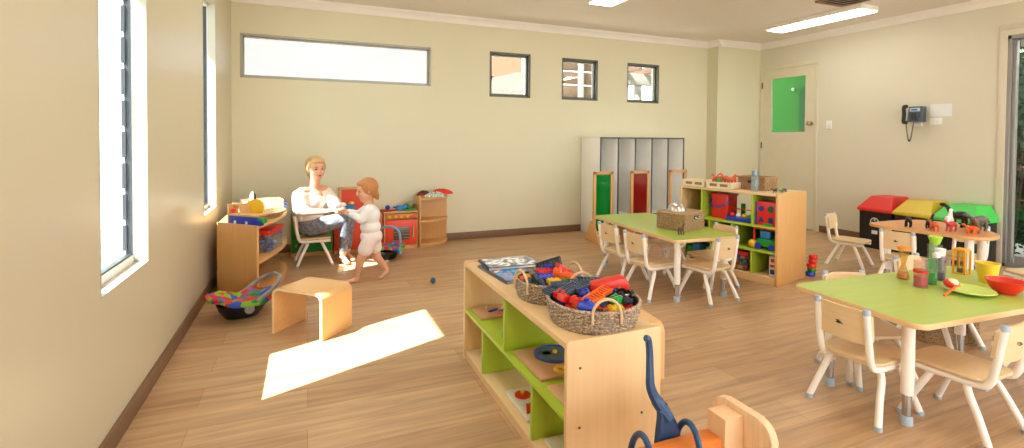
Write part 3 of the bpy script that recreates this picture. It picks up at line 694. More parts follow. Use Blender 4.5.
# contents: clear tub with red lid
TUB = glass('tub_plastic', '#DDE6F2', body=.12)
t = thing('storage_tub', 'clear tub with red lid full of blue bits inside the left cabinet', 'storage tub', (-.33, 4.46, .285), R(75))
B().prism(rrect(-.16, -.1, .16, .1, .02), 0, .14, bev=.003).build('tub', TUB, t); B().prism(rrect(-.17, -.11, .17, .11, .02), .14, .175, bev=.006).build('lid', RED, t)
rr = random.Random(5)
for k in range(26):
    c = [GREYB, BLUE, LBLUE, WHITE, RED, GREYB][k % 6]
    b = B().box((-.022, -.015, -.012), (.022, .015, .012), .003, M=Matrix.Rotation(rr.uniform(0, 3), 4, 'Z')); nm = ['slate', 'blue', 'light blue', 'white', 'red', 'slate'][k % 6]
    o = b.build('toy_block', c); o.location = Vector((-.33, 4.46, .285)) + Matrix.Rotation(R(75), 3, 'Z') @ Vector((-.125+.05*(k % 6), -.075+.05*((k//6) % 4), .02+.03*rr.randint(0, 3))); tag(o, nm+' block inside the red-lidded tub of the left cabinet', 'toy block', 'blocks in the red-lidded tub, '+nm)
# on top
ZT = .543
def onto(name, x, y, label, cat, rz=0, z=ZT): return thing(name, label, cat, (x, y, z), rz)
t = onto('toy_toolbox', -.40, 4.13, 'blue and wooden toy tool bench at the front corner of the left cabinet', 'toy', R(-42))
B().box((-.14, -.05, .0), (.12, -.03, .065), .003).build('front_rail', BLUE, t); B().box((-.14, -.05, .065), (.12, .06, .078), .003).build('bench_top', HONEY['X'], t); B().cyl((.13, -.045, .02), (.13, -.005, .02), .022).build('wheel', BLUE, t); B().cyl((.155, -.02, .04), (.175, -.02, .04), .02).build('clamp', GREEN, t)
for x_ in (-.08, .03): B().box((x_-.01, -.051, .01), (x_+.01, -.052, .03)).build('bolt', WHITE, t)
t = onto('toy_stand', -.50, 4.23, 'small wooden toy frame with a red roller by the wall on the left cabinet', 'toy', R(-42))
b = B(); b.box((-.06, -.02, 0), (-.04, .06, .14), .003); b.box((.06, -.02, 0), (.08, .06, .13), .003); b.box((-.06, .02, .125), (.08, .05, .145), .003); b.build('frame', HONEY['Z'], t); B().tube([(0, -.02, .02), (0, -.02, .11)], .016).build('roller', RED, t); B().tube([(0, -.02, 0), (0, -.02, .022)], .018).build('roller_base', BLUE, t)
t = onto('toy_gear', -.37, 4.24, 'yellow toy gear wheel upright on a green base on the left cabinet', 'toy', R(-10)); t.scale = (1.25,)*3
b = B(); n = 32; b.prism([((.05+.006*(k % 2))*math.cos(2*PI*k/n), .085+(.05+.006*(k % 2))*math.sin(2*PI*k/n)) for k in range(n)], -.01, .01, plane='XZ', bev=.002); b.build('gear', YELLOW, t)
B().box((-.06, -.03, 0), (.06, .03, .022), .006).build('base', GREEN, t); B().box((-.045, -.018, .02), (-.025, -.011, .13), .003, M=Matrix.Rotation(R(-18), 4, 'Y')).build('arm', RED, t)
tag(B().box((-.05, -.012, .0), (.05, .012, .02), .004, M=Matrix.Rotation(R(12), 4, 'Z')).build('toy_plane', RED, loc=(-.45, 4.42, ZT+.07)), 'red toy piece lying on the small wooden box on the left cabinet', 'toy')
tag(B().box((-.06, -.05, 0), (.06, .05, .07), .003).build('wooden_box', HONEY['X'], loc=(-.45, 4.42, ZT)), 'small wooden box behind the yellow gear on the left cabinet', 'box')
t = onto('wicker_tray', -.27, 4.47, 'shallow brown wicker tray on the front of the left cabinet', 'tray', R(75))
b = B(); 
for k in range(6): b.tube([((.14+.008*k+.002*math.cos(20*a_+PI*k))*math.cos(a_), (.065+.006*k+.002*math.cos(20*a_+PI*k))*math.sin(a_), .004+.008*k) for a_ in [2*PI*i/80 for i in range(80)]], .0045, 5, closed=True)
b.build('woven_wall', WK2, t); B().lathe([(0, .001), (.14, .001), (.14, .005), (0, .005)], 32, sy=.47).build('tray_base', WKI, t)
t = onto('white_box', -.36, 4.76, 'sunlit white open box standing on the left cabinet', 'box', R(14))
b = B(); b.box((-.15, -.12, 0), (.15, .12, .006)); b.box((-.15, -.12, 0), (-.144, .12, .11)); b.box((.144, -.12, 0), (.15, .12, .11)); b.box((-.15, -.12, 0), (.15, -.114, .11)); b.box((-.15, .114, 0), (.15, .12, .11)); b.build('carton', mat('cream_card', '#EADCC2', .6), t)
t = onto('toy_penguin', -.43, 4.72, 'small black and white toy bird standing in the white box', 'toy', R(-60), ZT+.007)
B().ball((0, 0, .09), (.03, .025, .085)).build('body', WHITE, t); B().ball((0, .006, .10), (.031, .022, .075)).build('back', BLACK, t)
t = onto('toy_fish', -.20, 4.86, 'small blue toy on the back edge of the left cabinet', 'toy')
B().ball((0, 0, .03), (.025, .02, .03)).build('body', LBLUE, t); B().ball((.02, 0, .05), (.02, .012, .01)).build('tail', BLUE, t)

# ------------------------------------------------------------------ play kitchen against the back wall
KR = mat('kitchen_red', '#E4482A', .4); KG = mat('kitchen_green', '#128A30', .4)
t = thing('play_cupboard', 'wooden play cupboard with green door behind the seated woman', 'play cupboard', (.05, 5.44, 0))
b = B(); b.box((-.2, -.12, 0), (-.185, .13, .42), .002); b.box((.17, -.12, 0), (.185, .13, .42), .002); b.box((-.2, -.12, .405), (.185, .13, .42), .002); b.box((-.2, .115, 0), (.185, .13, .42)); b.box((-.185, -.11, 0), (.17, .12, .045)); b.build('carcass', HONEY['Z'], t)
dd = B().box((-.195, -.135, .045), (.18, -.12, .41), .003).build('door', KG, t); B().box((-.16, -.145, .1), (-.145, -.135, .13), .002).build('handle', HONEY['Z'], dd); B().box((.13, -.145, .3), (.145, -.135, .36), .002).build('handle', HONEY['Z'], dd)
t = thing('play_sink', 'red-fronted play sink with raised red splashback between woman and oven', 'play sink', (.49, 5.44, 0))
b = B(); b.box((-.24, -.12, 0), (-.225, .13, .40), .002); b.box((.225, -.12, 0), (.24, .13, .40), .002); b.box((-.24, -.12, .385), (.24, .13, .40), .002); b.box((-.225, -.11, 0), (.225, .12, .04)); b.build('carcass', HONEY['Z'], t)
b = B(); b.box((-.18, .10, .40), (-.155, .13, .655), .002); b.box((.155, .10, .40), (.18, .13, .655), .002); b.box((-.185, .095, .63), (.185, .13, .665), .006); b.build('splashback_frame', HONEY['X'], t)
B().box((-.157, .11, .40), (.157, .122, .635)).build('splashback', KR, t)
dd = B().box((-.235, -.135, .04), (.235, -.12, .375), .003).build('door', KR, t); B().box((.17, -.147, .22), (.185, -.135, .3), .003).build('handle', HONEY['Z'], dd)
b = B().lathe([(.03, .402), (.08, .402), (.1, .41), (.11, .41), (.11, .404), (.13, .404)], 28); b.build('bowl', LBLUE, t)
t = thing('play_cup', 'blue and yellow toy pot on the play sink behind the child', 'toy pot', (.40, 5.42, .40))
B().lathe([(0, .0), (.045, 0), (.06, .05), (.062, .09), (.056, .09), (.052, .01), (0, .008)], 20).build('pot', LBLUE, t); B().ball((.03, 0, .10), (.03, .025, .02)).build('flower', YELLOW, t)
for i_ in range(1):
    t = thing('play_oven', 'wooden play oven with red door and dark window, left of the corner shelf', 'play oven', (.935, 5.46, 0))
    b = B(); b.box((-.185, -.12, 0), (-.17, .12, .385), .002); b.box((.165, -.12, 0), (.18, .12, .385), .002); b.box((-.17, .105, 0), (.165, .12, .385)); b.box((-.17, -.115, 0), (.165, .11, .035)); b.build('carcass', HONEY['Z'], t)
    B().box((-.19, -.13, .385), (.18, .12, .402), .002).build('hob_top', HONEY['X'], t)
    B().box((-.17, -.125, .32), (.165, -.11, .375), .002).build('control_panel', mat('panel_amber', '#C8782E', .4), t)
    for k in range(5):
        B().cyl((-.125+.062*k, -.126, .347), (-.125+.062*k, -.138, .347), .014, n=14).build('dial', KR if k == 4 else YELLOW, t)
    dd = B().box((-.17, -.13, .04), (.165, -.114, .312), .003).build('door', KR, t)
    B().box((-.085, -.132, .10), (.085, -.128, .235), .001).build('oven_window', mat('oven_glass', '#5C5238', .2), dd)
    for k in range(4): B().cyl((-.08, -.134, .12+.032*k), (.08, -.134, .12+.032*k), .002, n=6).build('rack_bar', CHROME, dd)
    B().box((.115, -.15, .12), (.13, -.135, .24), .003).build('handle', HONEY['Z'], dd)
    for k in range(2): B().lathe([(0, .402), (.05, .402), (.05, .405), (0, .405)], 24, (-.08+.16*k, 0, 0)).build('hot_plate', DKGREY, t)
# things on the oven
t = thing('toy_plate', 'red toy plate with a blue ball on the left of the play oven', 'toy plate', (.80, 5.42, .405)); B().lathe([(0, 0), (.05, 0), (.075, .015), (.07, .017), (0, .006)], 24).build('plate', RED, t); B().ball((0, 0, .035), .026).build('ball', BLUE, t)
t = thing('toy_teapot', 'small blue toy pans on the middle of the play oven', 'toy pan', (.93, 5.43, .406)); b = B().lathe([(0, 0), (.035, 0), (.04, .05), (0, .055)], 18); b.ball((.055, 0, .03), .026); b.build('pan', LBLUE, t); B().tube([(-.03, -.02, .03), (-.075, -.03, .04)], .008).build('handle', BLUE, t)
t = thing('toy_saucepan', 'grey metal toy saucepan on the play oven beside the corner shelf', 'toy saucepan', (1.05, 5.47, .412)); B().lathe([(0, 0), (.04, 0), (.055, .03), (.058, .065), (.052, .065), (0, .008)], 24).build('pan', STEEL, t); B().tube([(.05, 0, .05), (.11, -.01, .055)], .006).build('handle', STEEL, t)
tag(B().lathe([(0, 0), (.06, 0), (.075, .008), (0, .008)], 24).build('toy_plate', LGREEN, loc=(1.03, 5.40, .403)), 'green toy plate at the front right of the play oven', 'toy plate')
# corner shelf
t = thing('corner_shelf', 'curved wooden corner shelf standing right of the play oven', 'shelf cabinet', (1.13, 5.57, 0))
def qp(r, x0=0): return [(x0, 0)]+[(x0+(r+.03)*math.sin(R(a)), -r*math.cos(R(a))) for a in range(0, 91, 9)]
B().box((-.008, -.27, 0), (.01, 0, .555), .003).build('side_panel', HONEY['Z'], t)
B().box((.01, -.012, 0), (.36, 0, .53), .002).build('back_panel', HONEY['Z'], t)
for z, nm in ((.02, 'bottom_board'), (.27, 'shelf_board'), (.515, 'top_panel')): B().prism(qp(.32 if 0 else .27)[:1]+[(x_*1.22, y_) for x_, y_ in qp(.27)[1:]], z, z+.022, bev=.002).build(nm, HONEY['X'], t)
B().prism([(x_*1.17, y_*.96) for x_, y_ in qp(.27)], 0, .02).build('plinth', HONEY['X'], t)
def cloth(x, y, z, rx, ry, h, m, label, seed, rz=0, name='dress_up_cloth'):
    rr = random.Random(seed); b = B(); n = 28; rows = []
    for f in (1.0, .92, .7, .45, .2):
        rows.append([b.bm.verts.new((rx*f*math.cos(2*PI*k/n)*(1+.08*math.sin(3*2*PI*k/n+seed)), ry*f*math.sin(2*PI*k/n)*(1+.1*math.cos(4*2*PI*k/n)), (0 if f == 1 else h*(1-f*f)**.6)*(1+.25*math.sin(5*2*PI*k/n+f*6+seed)))) for k in range(n)])
    for A_, B_ in zip(rows, rows[1:]):
        for k in range(n): b.bm.faces.new((A_[k], A_[(k+1) % n], B_[(k+1) % n], B_[k]))
    b.bm.faces.new(rows[-1]); b.bm.faces.new(rows[0][::-1]); o = b.build(name, m, ang=80); o.location = (x, y, z); o.rotation_euler = (0, 0, rz)
    return tag(o, label, 'cloth', 'cloths heaped on the corner shelf')
cloth(1.40, 5.46, .562, .13, .07, .05, mat('cloth_red', '#D83428', .8), 'red cloth at the right of the heap on the corner shelf', 2)
cloth(1.31, 5.40, .54, .12, .07, .05, cover('cloth_print', '#D8D8CC', ['#7FA890', '#E8E4DC', '#C88A60', '#5E8F88', '#E6E0D2']), 'pale printed cloth in the middle of the heap on the corner shelf', 4)
cloth(1.20, 5.45, .555, .085, .05, .045, mat('cloth_maroon', '#6A2A22', .8), 'dark maroon cloth at the left end of the heap on the corner shelf', 7)

# ------------------------------------------------------------------ lockers
LW = mat('locker_white', '#F6F5F0', .4); LE = mat('locker_edge', '#3C4046', .4)
t = thing('locker_unit', 'tall white open locker unit with dark edging against the back wall', 'lockers', (3.28, 5.57, 0))
B().box((0, -.44, 0), (.016, 0, 1.215), .001).build('side_panel', LW, t); B().box((1.27, -.44, 0), (1.286, 0, 1.215), .001).build('side_panel', LW, t)
B().box((.016, -.44, 1.2), (1.27, 0, 1.215), .001).build('top_panel', LW, t); B().box((.016, -.012, .0), (1.27, 0, 1.2)).build('back_panel', LW, t)
B().box((.016, -.44, .235), (1.27, -.012, .25), .001).build('floor_board', LW, t); B().box((.016, -.41, 0), (1.27, -.40, .235)).build('plinth', mat('locker_plinth', '#B98E5C', .5), t)
for k in range(1, 5): B().box((.254*k, -.44, .25), (.254*k+.014, -.012, 1.2), .001).build('divider', LW, t)
b = B()
for k in range(6): b.box((.254*k+(0 if k < 5 else .0), -.447, .0 if k in (0, 5) else .235), (.254*k+.016, -.44, 1.215))
b.box((0, -.447, 1.2), (1.286, -.44, 1.216)); b.box((0, -.447, .235), (1.286, -.44, .25)); b.build('edge_strip', LE, t)
for k in range(5):
    for s in (.08, .18): B().tube([(.254*k+s, -.03, 1.0), (.254*k+s, -.055, .995), (.254*k+s, -.06, 1.015)], .004, 6).build('coat_hook', DKGREY, t)

# easels / framed coloured panels
def panel(x, y, m, label, foot=True, rz=0):
    t = thing('framed_panel', label, 'play panel', (x, y, 0), rz, group='wood framed play panels in front of the lockers')
    b = B(); w, h = .135, .815
    b.box((-w, -.012, .08), (-w+.035, .012, h), .003); b.box((w-.035, -.012, .08), (w, .012, h), .003); b.box((-w, -.012, h-.035), (w, .012, h), .003); b.box((-w, -.012, .08), (w, .012, .12), .003)
    b.build('frame', HONEY['Z'], t)
    if m:
        B().box((-w+.035, -.005, .12), (w-.035, .005, h-.035)).build('infill', m, t, smooth=False)
        B().box((-w+.035, -.008, .26), (w-.035, .008, .272)).build('cross_bar', LE, t)
    for s in (-1, 1):
        B().prism([(-.16, 0), (.16, 0), (.03, .24), (-.03, .24)], s*(w+.008)-.008, s*(w+.008)+.008, bev=.002, plane='YZ').build('foot_panel', HONEY['Y'], t)
GP = glass('green_perspex', '#0B8A30', body=.75); RP = glass('red_perspex', '#8E1A10', body=.8)
panel(3.195, 4.92, GP, 'wood framed play panel with green infill at the left end of the lockers')
panel(3.715, 4.92, RP, 'wood framed play panel with dark red infill in front of the lockers')
panel(4.29, 4.92, None, 'empty wood framed play panel at the right end of the lockers')

# ------------------------------------------------------------------ right cabinet of green shelves
cA = R(13)
t = thing('toy_cabinet', 'large birch and lime green toy shelf cabinet at an angle in mid room', 'shelf cabinet', (3.53, 2.87, 0), cA)
Lc, Dc, Hc = .93, .495, .757
def cb(a, c, bev=.002): return B().box(a, c, bev)
e = cb((0, 0, 0), (Dc, .02, Hc)).build('end_panel', HONEY['Z'], t); B().lathe([(0, 0), (.006, 0), (.006, .002), (0, .002)], 10).build('label_stud', SLOT, e); 
cb((0, Lc-.02, 0), (Dc, Lc, Hc)).build('end_panel', WOOD['Z'], t)
cb((.0, .02, Hc-.022), (Dc, Lc-.02, Hc)).build('top_panel', WOOD['Y'], t)
cb((.005, .02, 0), (.022, Lc-.02, .058)).build('plinth', WOOD['Y'], t)
cb((.003, .02, .045), (Dc, Lc-.02, .062)).build('bottom_board', WOOD['Y'], t)
for z in (.462, .255): cb((.003, .02, z), (Dc-.003, Lc-.02, z+.018)).build('green_shelf', GREENL['Y'], t)
def div(y, z0, z1): cb((.005, y-.008, z0), (Dc-.005, y+.008, z1)).build('green_divider', GREENL['Z'], t)
div(.22, .48, Hc-.022); div(.70, .48, Hc-.022); div(.40, .273, .462); div(.62, .273, .462) ; div(.22, .062, .255); div(.6, .062, .255)
cb((Dc-.012, .02, .062), (Dc-.004, .40, .462)).build('back_panel', WOOD['Z'], t); cb((Dc-.012, .70, .48), (Dc-.004, Lc-.02, Hc-.022)).build('back_panel', WOOD['Z'], t)
cb((Dc-.012, .40, .062), (Dc-.004, Lc-.02, .462)).build('back_panel', WOOD['Z'], t)
MC = Matrix.Translation((3.53, 2.87, 0)) @ Matrix.Rotation(cA, 4, 'Z')
def onc(name, x, y, z, label, cat, rz=0, group=None):
    p = MC @ Vector((x, y, z)); return thing(name, label, cat, p, cA+rz, group)
# sorting cube
t = onc('shape_sorter_cube', .13, .115, .481, 'red shape sorting cube in the top right bay of the toy cabinet', 'shape sorter')
B().box((-.095, -.085, 0), (.095, .085, .2), .006).build('cube_body', RED, t)
for kk, (y, z) in enumerate([(-.04, .05), (.04, .05), (-.04, .14), (.04, .14)]):
    b = B()
    if kk == 0: b.box((-.0965, y-.02, z-.025), (-.095, y+.02, z+.02))
    elif kk == 1: b.prism([(y-.026, z-.02), (y+.026, z-.02), (y, z+.028)], -.0965, -.095, plane='YZ')
    elif kk == 2: b.prism([(y+.027*math.cos(a_), z+.03*math.sin(a_)) for a_ in [2*PI*i/16 for i in range(16)]], -.0965, -.095, plane='YZ')
    else: b.prism([(y+.026*math.cos(a_), z+.026*math.sin(a_)) for a_ in [2*PI*i/6 for i in range(6)]], -.0965, -.095, plane='YZ')
    b.build('shape_hole', mat('hole_blue', '#20307A', .4) if kk != 2 else mat('hole_green', '#1A5A30', .4), t)
for s in (.2,): B().box((-.098, .075, 0), (-.06, .088, .2), .003).build('corner_post', BLUE, t)
B().box((-.1, -.05, 0), (-.095, .02, .02), .002).build('corner_clip', GREEN, t)
# red bucket
t = onc('toy_bucket', .16, .565, .481, 'red bucket with blue handle in the top row of the toy cabinet', 'bucket')
B().prism(rrect(-.085, -.085, .085, .085, .025), 0, .215, bev=.004).build('bucket_body', RED, t); B().prism(rrect(-.095, -.095, .095, .095, .028), .205, .222, bev=.003).build('rim', RED, t)
B().tube(spl([(-.02, .1, .19), (-.1, .08, .12), (-.108, 0, .105), (-.105, -.06, .13), (-.03, -.102, .19)], 6), .006, 8).build('handle', BLUE, t)
# bead tray
t = onc('bead_tray', .10, .36, .481, 'blue tray of coloured balls beside the red bucket in the toy cabinet', 'toy tray')
B().box((-.06, -.13, 0), (.06, .12, .035), .005).build('tray', BLUE, t)
for k in range(4): B().ball((-.02, -.09+.055*k, .05), .022).build('ball', [GREEN, YELLOW, WHITE, RED][k], t)
B().tube([(.02, -.12, .03), (.02, -.12, .1), (.02, .1, .1), (.02, .1, .03)], .005).build('rail', RED, t)
tag(B().cyl((0, 0, 0), (0, 0, .13), .02).build('paint_tube', GREEN, loc=MC @ Vector((.28, .45, .481))), 'slim green tube standing behind the tray of balls', 'tube')
tag(B().ball((0, 0, .022), (.03, .03, .022)).build('wooden_ball', HONEY['X'], loc=MC @ Vector((.1, .80, .481))), 'wooden ball in the top left bay of the toy cabinet', 'ball')
# middle row toys
t = onc('toy_truck', .12, .13, .274, 'green and blue toy crane with red frame in the middle row of the toy cabinet', 'toy vehicle')
t.scale = (1.3,)*3; B().box((-.06, -.07, .02), (.06, .05, .07), .006).build('chassis', GREEN, t); B().box((-.04, -.03, .07), (.04, .04, .12), .006).build('cab', LBLUE, t)
B().tube([(-.05, -.07, .07), (-.05, -.07, .135), (-.05, .07, .135), (-.05, .07, .05)], .008).build('red_frame', RED, t)
for x, y in ((-.05, -.05), (-.05, .04), (.05, -.05), (.05, .04)): B().cyl((x-.015, y, .022), (x+.015, y, .022), .022).build('wheel', BLUE, t)
B().ball((-.05, .08, .03), .028).build('yellow_ball', YELLOW, t)
t = onc('small_basket', .14, .76, .274, 'low brown wicker basket in the middle row of the toy cabinet', 'basket')
b = B()
for k in range(9):
    f = 1+.012*k; q = rrect(-.12*f, -.1*f, .12*f, .1*f, .02, 3); b.tube([(x, y, .006+k*.012) for x, y in q], .006, 5, closed=True)
b.build('woven_wall', mat('wicker_dark', '#6E5842', .7, kind='mottle', amt=.4, scale=18), t); B().box((-.115, -.095, 0), (.115, .095, .006)).build('basket_base', WKI, t)
# bottom row
t = onc('storage_tub', .17, .40, .062, 'clear tub with red lid of coloured blocks in the bottom row of the toy cabinet', 'storage tub')
B().prism(rrect(-.13, -.13, .13, .13, .02), 0, .135, bev=.003).build('tub', glass('tub2', '#E8E0E0', body=.1), t); B().prism(rrect(-.138, -.138, .138, .138, .02), .135, .165, bev=.005).build('lid', RED, t)
rr = random.Random(9)
for k in range(32):
    i3 = k % 5; nm = ['red', 'blue', 'yellow', 'green', 'orange'][i3]; c = [RED, BLUE, YELLOW, GREEN, ORANGE][i3]
    o = B().box((-.016, -.022, -.014), (.016, .022, .014), .003, M=Matrix.Rotation(rr.uniform(0, 3), 4, 'Z')).build('toy_block', c); o.location = MC @ Vector((.17-.1+.065*(k % 2), .40-.1+.05*((k//2) % 4+.5*(k//8 % 2)), .08+.031*(k//8)))
    tag(o, nm+' block inside the red-lidded tub in the bottom of the toy cabinet', 'toy block', 'blocks in the cabinet tub, '+nm)
t = onc('board_book', .14, .06, .062, 'white boxed game with red and blue print in the bottom right bay', 'box')
B().box((-.09, -.03, 0), (.09, .03, .17), .003).build('box_body', PAPER, t); B().box((-.0915, -.02, .02), (-.09, .02, .06)).build('print', BLUE, t); B().box((-.0915, -.02, .08), (-.09, .02, .1)).build('print', RED, t); B().box((-.0915, -.015, .12), (-.09, .015, .15)).build('print', RED, t)
t = onc('puzzle_box', .14, .8, .062, 'blue and green toy box in the bottom left bay of the toy cabinet', 'box')
B().box((-.08, -.05, 0), (.08, .02, .15), .003).build('box_body', LBLUE, t); B().box((-.08, .025, 0), (.08, .09, .12), .003).build('side_box', GREEN, t)
t = onc('white_box', .14, .67, .062, 'small white and green carton in the bottom row of the toy cabinet', 'box')
B().box((-.05, -.03, 0), (.05, .03, .13), .003).build('carton', WHITE, t); B().box((-.052, -.032, 0), (.052, .032, .05), .003).build('green_band', GREEN, t)
# on top of the cabinet
TRAYW = mat('tray_wood', '#EFDDBC', .5)
def slot_tray(x, y, w, l, label):
    t = onc('slatted_tray', x, y, Hc, label, 'tray', 0, 'pale wooden trays on the toy cabinet'); h = .06
    b = B(); b.box((-w/2, -l/2, 0), (w/2, l/2, .008), .001)
    for s in (-1, 1): b.box((-w/2, s*l/2-(.008 if s > 0 else 0), 0), (w/2, s*l/2+(0 if s > 0 else .008), h), .001)
    for s in (-1, 1): 
        x_ = s*w/2-(.008 if s > 0 else 0)
        b.box((x_, -l/2, 0), (x_+.008, l/2, .018)); b.box((x_, -l/2, h-.016), (x_+.008, l/2, h))
        b.box((x_, -l/2, .018), (x_+.008, -l/2+.03, h-.016)); b.box((x_, l/2-.03, .018), (x_+.008, l/2, h-.016)); b.box((x_, -.012, .018), (x_+.008, .012, h-.016))
    b.build('tray_body', TRAYW, t); B().box((-w/2+.012, -l/2+.03, .015), (-w/2+.014, l/2-.03, h-.018)).build('slot_back', mat('tray_back', '#9A8460', .7), t)
slot_tray(.10, .79, .19, .24, 'pale slatted wooden tray, empty, at the left end of the toy cabinet top')
slot_tray(.10, .535, .19, .24, 'pale slatted wooden tray holding orange animals on the toy cabinet top')
DINO = mat('dino_orange', '#D8643A', .5)
def quad(t, m, L_=.08, h=.045, neck=.3, tail=.8, legm=None):
    b = B(); b.tube(spl([(-L_*.75*tail, 0, h*.75), (-L_*.45, 0, h*.95), (-L_*.2, 0, h*1.02), (L_*.2, 0, h*1.0), (L_*.42, 0, h*(1.1+neck)), (L_*.6, 0, h*(1.3+neck))], 4), [.002]+[.004]*3+[.007, .01, .013, .015, .016, .016, .016, .015, .013, .011, .009, .008, .007, .007, .006, .006, .005], 8); b.ball((L_*.62, 0, h*(1.3+neck)), (.013, .008, .008), n=8); b.build('body', m, t)
    for x in (-.25, .22):
        for s in (-1, 1): B().tube([(L_*x, s*.008, h*.9), (L_*x-.003, s*.012, h*.45), (L_*x+.003, s*.011, 0)], [.007, .005, .0055], 6).build('leg', legm or m, t)
for k, (x, y, rz, sc) in enumerate([(.07, .60, 0, 1.1), (.12, .54, 70, 1.2), (.08, .50, 150, 1.0), (.13, .46, 220, 1.2), (.06, .45, 300, 1.1), (.13, .61, 120, 1)]):
    t = onc('toy_dinosaur', x, y, Hc+.04, 'orange toy dinosaur heaped in the second slatted tray', 'toy animal', R(rz), 'orange toy dinosaurs in the tray'); t.scale = (sc,)*3; quad(t, DINO)
tag(B().ball((0, 0, 0), (.02, .02, .018)).build('green_toy', GREEN, loc=MC @ Vector((.015, .53, Hc+.078))), 'small green toy on the rim of the second slatted tray', 'toy')
def rect_basket(t, a, c, h, m, loc0=(0, 0, 0), lidded=False):
    b = B(); rows = int(h/.009)
    for k in range(rows):
        q = rrect(-a/2, -c/2, a/2, c/2, .012, 3); Q = []
        for i in range(len(q)):
            p0 = Vector(q[i]); p1 = Vector(q[(i+1) % len(q)]); nseg = max(1, int((p1-p0).length/.008))
            for j in range(nseg):
                p = p0.lerp(p1, j/nseg); dirn = (p1-p0).normalized(); nr = Vector((dirn.y, -dirn.x)); Q.append(p+nr*.0022*(1 if (j+k) % 2 else -1))
        b.tube([(p.x, p.y, .005+k*.009) for p in Q], .0048, 5, closed=True)
    b.build('woven_wall', m, t)
    bb_ = B(); bb_.box((-a/2+.004, -c/2+.004, 0), (a/2-.004, c/2-.004, .005))
    for q0, q1 in (((-a/2+.004, -c/2+.004), (-a/2+.008, c/2-.004)), ((a/2-.008, -c/2+.004), (a/2-.004, c/2-.004)), ((-a/2+.004, -c/2+.004), (a/2-.004, -c/2+.008)), ((-a/2+.004, c/2-.008), (a/2-.004, c/2-.004))): bb_.box((*q0, 0), (*q1, h-.01))
    bb_.build('lining', WKI, t)
    B().tube([(x, y, h-.004) for x, y in rrect(-a/2, -c/2, a/2, c/2, .014, 3)], .008, 6, closed=True).build('rim', m, t)
t = onc('wicker_basket', .26, .31, Hc, 'brown wicker basket with dark handle hole on top of the toy cabinet', 'basket', R(-5)); rect_basket(t, .19, .26, .115, WK2)
B().box((-.104, -.03, .06), (-.098, .03, .085), .003).build('handle_hole', SLOT, t)
t = onc('glass_jar', .06, .23, Hc, 'tall clear jar with grey metal lid in front of the wicker basket', 'jar')
B().lathe([(0, .002), (.028, .002), (.03, .01), (.03, .125), (.024, .135), (.021, .135), (.027, .12), (.027, .012), (0, .008)], 20).build('jar_body', glass('jar_glass', '#DCE4E4', body=.2), t); B().cyl((0, 0, .135), (0, 0, .18), .026).build('lid', mat('jar_lid', '#8C96A0', .35, metal=.6), t)
for k, (x, y, c, nm) in enumerate([(.18, .055, BROWN, 'brown'), (.13, .05, GREEN, 'green'), (.08, .07, DKGREY, 'dark'), (.24, .06, DKGREY, 'dark'), (.16, .10, BROWN, 'brown')]):
    t = onc('toy_animal', x, y, Hc, 'tiny %s toy animal at the right end of the toy cabinet top' % nm, 'toy animal', R(60*k), 'toy animals at the cabinet end, '+nm); t.scale = (.5,)*3; quad(t, c, neck=.2)
# stacking toy beyond the cabinet
t = thing('stacking_toy', 'red, green and blue stacked toy rings on the floor beyond the toy cabinet', 'stacking toy', (4.11, 2.995, 0))
for k, (m_, r_) in enumerate([(BLUE, .04), (GREEN, .036), (RED, .04), (RED, .034), (RED, .036)]):
    B().lathe([(0, 0), (r_*.8, 0), (r_, .012), (r_, .026), (r_*.8, .038), (0, .038)], 18).build('ring', m_, t, loc=(.01*math.sin(k*2), .01*math.cos(k), k*.038))

# ------------------------------------------------------------------ basket on the mid table
t = thing('wicker_basket', 'rectangular brown wicker basket with metal handle on the mid-room green table', 'basket', (2.83, 3.205, .476), R(20))
rect_basket(t, .32, .25, .135, WK2)
B().prism(rrect(-.155, -.12, .155, .12, .014, 3), .127, .137, bev=.002).build('lid', WK2, t)
h_ = t
b = B().box((-.03, -.134, .085), (.05, -.128, .112), .003); b.build('handle_hole', SLOT, t)
B().tube(spl([(-.02, -.134, .1), (-.01, -.147, .092), (.03, -.147, .092), (.04, -.134, .1)], 4), .005, 6).build('handle', STEEL, t)
tag(B().lathe([(.0, .068), (.02, .066), (.045, .055), (.066, .03), (.074, .002), (.078, 0), (.07, 0), (.06, .028), (0, .06)], 28).build('steel_bowl', STEEL, loc=(2.80, 3.22, .615)), 'upturned shiny steel bowl lying on the wicker basket lid', 'bowl')
t = thing('toy_animal', 'small brown toy animal near the right corner of the mid-room green table', 'toy animal', (2.62, 2.96, .476), R(20)); quad(t, mat('umber', '#5A3E30', .6), .07, .045)
t = thing('toy_insect', 'small dark toy lying behind the basket on the mid-room table', 'toy animal', (3.02, 3.22, .476), R(-30)); b = B().ball((0, 0, .01), (.035, .014, .009)); b.build('body', DKGREY, t)
for s in (-1, 1): B().tube([(0, 0, .01), (.01, s*.02, .012), (.02, s*.03, .002)], .0025, 5).build('leg', DKGREY, t)

